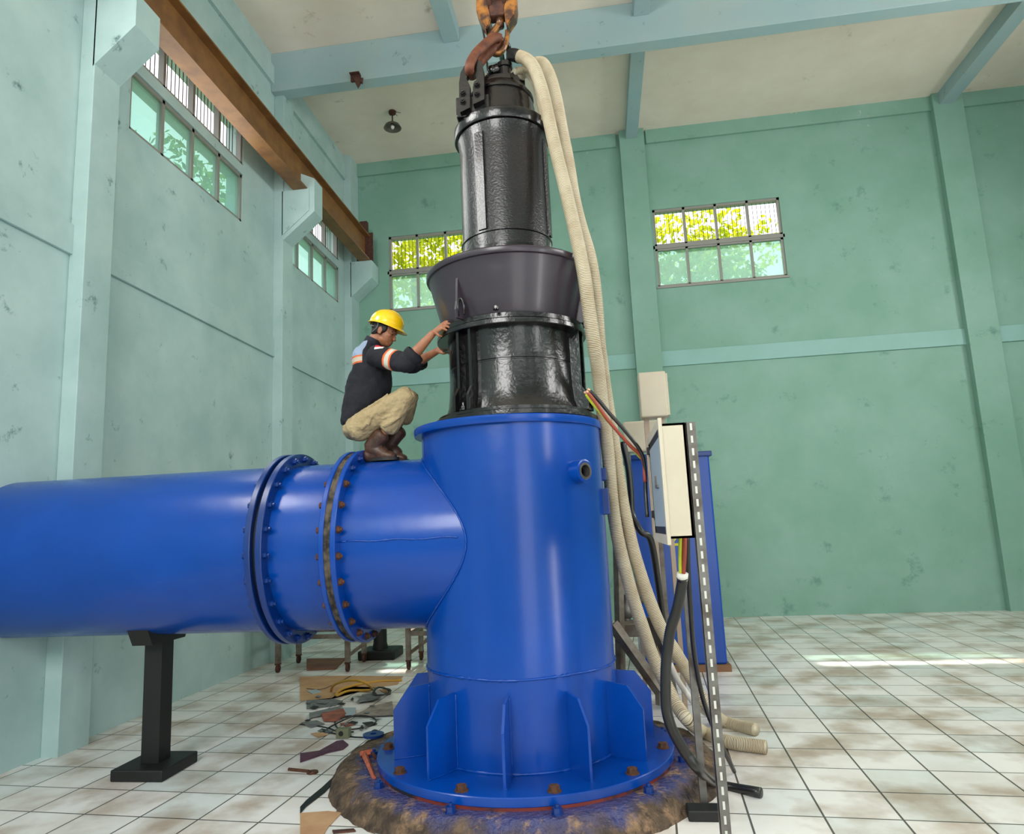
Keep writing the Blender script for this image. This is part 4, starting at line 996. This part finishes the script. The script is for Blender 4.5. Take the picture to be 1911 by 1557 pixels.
# knee and lap folds
for (a, c, Y, r) in (((640, 1010), (900, 940), 4.80, .012), ((700, 960), (930, 905), 4.79, .011), ((680, 1080), (860, 1000), 4.80, .013), ((690, 1150), (850, 1060), 4.80, .013), ((560, 1080), (500, 1180), 4.80, .013), ((600, 1030), (560, 1140), 4.79, .012), ((520, 1000), (740, 850), 4.80, .010)):
    p, q = W(*a, Y), W(*c, Y); TB.tube(crom([p, p.lerp(q, .5)+Vector((0, -.006, -.008)), q], 4), [r*.5, r*.8, r, r, r, r, r*.8, r*.6, r*.4], 8)
loft(TB, [(W(470, 1120, 5.02), .10, .15), (W(455, 1190, 5.02), .095, .165), (W(475, 1225, 5.02), .06, .13)], n=24)
tr = TB.build('trousers', PANTS, wk, True); remesh(tr, .006, 3, .012, .035)
# jacket
JB = MB()
loft(JB, [(W(430, 1135), .095, .165), (W(470, 1040), .125, .172), (W(535, 900), .165, .178), (W(570, 780), .170, .180), (W(592, 640), .145, .195), (W(560, 520), .115, .185), (W(570, 450), .078, .12), (W(585, 405), .062, .075)], n=28)
def sleeve(b, S, E, C):
    loft(b, [(S, .082, .075), (S.lerp(E, .35), .080, .074), (S.lerp(E, .75), .076, .070), (E, .070, .066), (E.lerp(C, .6), .066, .064), (C, .062, .062)], n=20)
sleeve(JB, Sn, En, W(975, 500, 4.71)); sleeve(JB, Sf, Ef, W(1030, 550, 5.22))
def jacket_mat():
    m = mat('jacket_cloth', (15, 16, 26), .85, 0, 0, (21, 22, 32), 9, bump=.4, bscale=20, bdist=.015)
    N, L, b = nodes(m); geo = N.new('ShaderNodeNewGeometry')
    def dist(dirv, off):
        n = N.new('ShaderNodeVectorMath'); n.operation = 'DOT_PRODUCT'; n.inputs[1].default_value = dirv
        L.new(tcv, n.inputs[0]); s = N.new('ShaderNodeMath'); s.operation = 'SUBTRACT'; s.inputs[1].default_value = off; L.new(n.outputs['Value'], s.inputs[0]); return s.outputs[0]
    tc = [n for n in N if n.type == 'TEX_COORD'][0]; tcv = tc.outputs['Object']
    def rng(sock, lo, hi):
        a = N.new('ShaderNodeMath'); a.operation = 'GREATER_THAN'; a.inputs[1].default_value = lo; L.new(sock, a.inputs[0])
        c = N.new('ShaderNodeMath'); c.operation = 'LESS_THAN'; c.inputs[1].default_value = hi; L.new(sock, c.inputs[0])
        p = N.new('ShaderNodeMath'); p.operation = 'MULTIPLY'; L.new(a.outputs[0], p.inputs[0]); L.new(c.outputs[0], p.inputs[1]); return p.outputs[0]
    def AND(*s):
        r = s[0]
        for q in s[1:]:
            p = N.new('ShaderNodeMath'); p.operation = 'MULTIPLY'; L.new(r, p.inputs[0]); L.new(q, p.inputs[1]); r = p.outputs[0]
        return r
    cur = b.inputs['Base Color'].links[0].from_socket
    def layer(mask, rgb):
        nonlocal cur
        mx = N.new('ShaderNodeMix'); mx.data_type = 'RGBA'; L.new(mask, mx.inputs[0]); L.new(cur, mx.inputs[6]); mx.inputs[7].default_value = (*s2l(rgb), 1); cur = mx.outputs[2]
    # reflective band round the near upper arm and far one
    ad = (En-Sn).normalized(); t = lambda P: (P-JO).dot(ad)
    s_arm = dist(ad, t(W(800, 520, 4.78)))
    near = rng(dist(Vector((0, 1, 0)), 0), -5, W(0, 0, 4.93).y-JO.y)
    lowz = rng(dist(Vector((0, 0, 1)), 0), W(800, 700, 4.8).z-JO.z, 5)
    layer(AND(rng(s_arm, -.036, .036), near, lowz), (214, 96, 48)); layer(AND(rng(s_arm, -.020, .020), near, lowz), (196, 192, 180))
    # shoulder yoke
    yk = dist(Vector((1, 0, 0)), 0); zk = dist(Vector((0, 0, 1)), 0)
    xm = rng(yk, -5, W(515, 500, 4.85).x-JO.x)
    layer(AND(xm, rng(zk, W(0, 612, 4.85).z-JO.z, 5)), (206, 100, 52))
    layer(AND(xm, rng(zk, W(0, 597, 4.85).z-JO.z, 5)), (190, 176, 160))
    layer(AND(xm, rng(zk, W(0, 557, 4.85).z-JO.z, 5)), (206, 100, 52))
    layer(AND(xm, rng(zk, W(0, 542, 4.85).z-JO.z, 5)), (140, 158, 184))
    layer(rng(zk, W(0, 395, 4.9).z-JO.z, 5), (30, 32, 44))
    # flag patch
    xf = rng(yk, W(622, 0, 4.8).x-JO.x, W(705, 0, 4.8).x-JO.x); nr2 = rng(dist(Vector((0, 1, 0)), 0), -5, 4.95-JO.y)
    layer(AND(xf, nr2, rng(zk, W(0, 510, 4.8).z-JO.z, W(0, 486, 4.8).z-JO.z)), (226, 222, 216))
    layer(AND(xf, nr2, rng(zk, W(0, 486, 4.8).z-JO.z, W(0, 460, 4.8).z-JO.z)), (200, 30, 40))
    L.new(cur, b.inputs['Base Color']); return m
JO = Vector((0, 0, 0))
jk = JB.build('jacket', jacket_mat(), wk, True); remesh(jk, .007, 3, .016, .07)
# collar
cl = MB().lathe([(.060, -.02), (.070, -.01), (.066, .035), (.060, .036), (.056, -.02)], mtx=Matrix.Translation(W(600, 395)) @ Matrix.Rotation(R_(28), 4, 'Y'), n=32, closed=True).build('collar', MATS['jacket_cloth'], wk, 40)
# rolled cuffs
for C, E, r in ((W(978, 497, 4.71), En, .066), (W(1035, 552, 5.22), Ef, .064)):
    d = (C-E).normalized()
    mt = Matrix.Translation(C-d*.02) @ d.to_track_quat('Z', 'Y').to_matrix().to_4x4()
    MB().lathe([(r*.8, -.02), (r+.004, -.022), (r+.010, 0), (r+.008, .03), (r+.002, .036), (r-.004, .03)], mtx=mt, n=32, closed=True).build('cuff', MATS['jacket_cloth'], wk, 50)
# boots
def boot(sh0, sh1, heel, toe, Y, sole_z):
    b = MB(); t0_ = toe
    loft(b, [(sh0, .064, .060), (sh0.lerp(sh1, .5), .060, .054), (sh1, .056, .048), (sh1.lerp(t0_, .5), .050, .044)], n=18)
    up = Vector((0, 0, .045)); hl = Vector((heel.x, Y, heel.z)); t = Vector((toe.x, Y, toe.z))
    loft(b, [(hl+up*1.0, .050, .042), (hl.lerp(t, .3)+up*1.25, .058, .043), (hl.lerp(t, .62)+up*.95, .044, .047), (hl.lerp(t, .85)+up*.75, .034, .046), (hl.lerp(t, .98)+up*.62, .026, .036)], n=18)
    o = b.build('boot', BOOT, wk, True); remesh(o, .006, 2, .008, .05)
    s = MB(); pts = []
    dx = (t-hl); L_ = dx.length; d = dx.normalized()
    for i in range(28):
        u = 2*PI*i/28; x = .5+.5*math.cos(u); wdt = .045*math.sin(u)*(1.0 if x > .4 else .85)*(1.08 if .5 < x < .9 else 1)
        pts.append(hl+d*(x*(L_+.05)-.02)+Vector((0, wdt, .0)))
    s.poly(pts, Vector((0, 0, .022))); s.build('sole', RUBBER, o, 40)
pz = ZP+RP
def onpipe(P, Y): return Vector((P.x, Y, ZP+math.sqrt(RP**2-(Y-AY)**2)+.004))
boot(W(680, 1225, 4.90), W(590, 1340, 4.91), onpipe(W(555, 1420, 4.92), 4.92), onpipe(W(805, 1430, 4.92), 4.92), 4.92, 0)
boot(W(840, 1190, 5.12), W(745, 1325, 5.11), onpipe(W(700, 1420, 5.10), 5.10), onpipe(W(900, 1420, 5.10), 5.10), 5.10, 0)

# ------------------------------------------------------------------ light
w = bpy.data.worlds.new('world'); scn.world = w; w.use_nodes = True
N = w.node_tree.nodes; L = w.node_tree.links; bg = N['Background']
sk = N.new('ShaderNodeTexSky'); sk.sky_type = 'HOSEK_WILKIE'; sk.turbidity = 8; sk.sun_direction = Vector((.3, .5, .8)).normalized()
mx = N.new('ShaderNodeMix'); mx.data_type = 'RGBA'; mx.inputs[0].default_value = .75
L.new(sk.outputs[0], mx.inputs[6]); mx.inputs[7].default_value = (.95, .97, 1.0, 1)
L.new(mx.outputs[2], bg.inputs['Color']); bg.inputs['Strength'].default_value = 2.4
def area(name, loc, rot, sx, sy, power, col=(1, .98, .95)):
    l = bpy.data.lights.new(name, 'AREA'); l.shape = 'RECTANGLE'; l.size = sx; l.size_y = sy; l.energy = power; l.color = col
    o = bpy.data.objects.new(name, l); COL.objects.link(o); o.location = loc; o.rotation_euler = rot; return o
area('daylight_right_door', (XR-.05, -2.3, 2.6), (0, R_(90), 0), 5.2, 1.5, 190)
area('daylight_front_door', (3.0, YF+.05, 2.8), (R_(90), 0, 0), 3.2, 5.6, 60)
area('daylight_front_window', (-2.1, YF+.05, 6.1), (R_(80), 0, 0), 3.0, 3.0, 420)
area('daylight_left_window', (XL+.06, 2.35, 6.3), (0, R_(-90), 0), 1.4, 2.3, 190)
area('daylight_left_window_far', (XL+.06, 7.15, 6.3), (0, R_(-90), 0), 1.4, 2.3, 30)
area('daylight_right_window', (XR-.05, 2.75, 6.3), (0, R_(90), 0), 2.2, 2.5, 240)
area('daylight_right_window_far', (XR-.05, 7.25, 6.3), (0, R_(90), 0), 2.2, 2.5, 240)
for o in list(COL.objects):
    if o.type == 'LIGHT' and o.data.type == 'AREA': pass
sun = bpy.data.lights.new('sun', 'SUN'); sun.energy = 9; sun.angle = .02; sun.color = (1, .95, .85)
so = bpy.data.objects.new('sun', sun); COL.objects.link(so); so.rotation_euler = Vector((-.12, .5, .85)).to_track_quat('Z', 'Y').to_euler()

vs = scn.view_settings; scn.display_settings.display_device = 'sRGB'
vs.view_transform = 'Standard'; vs.look = 'None'; vs.gamma = 1; vs.use_curve_mapping = False; vs.exposure = .22
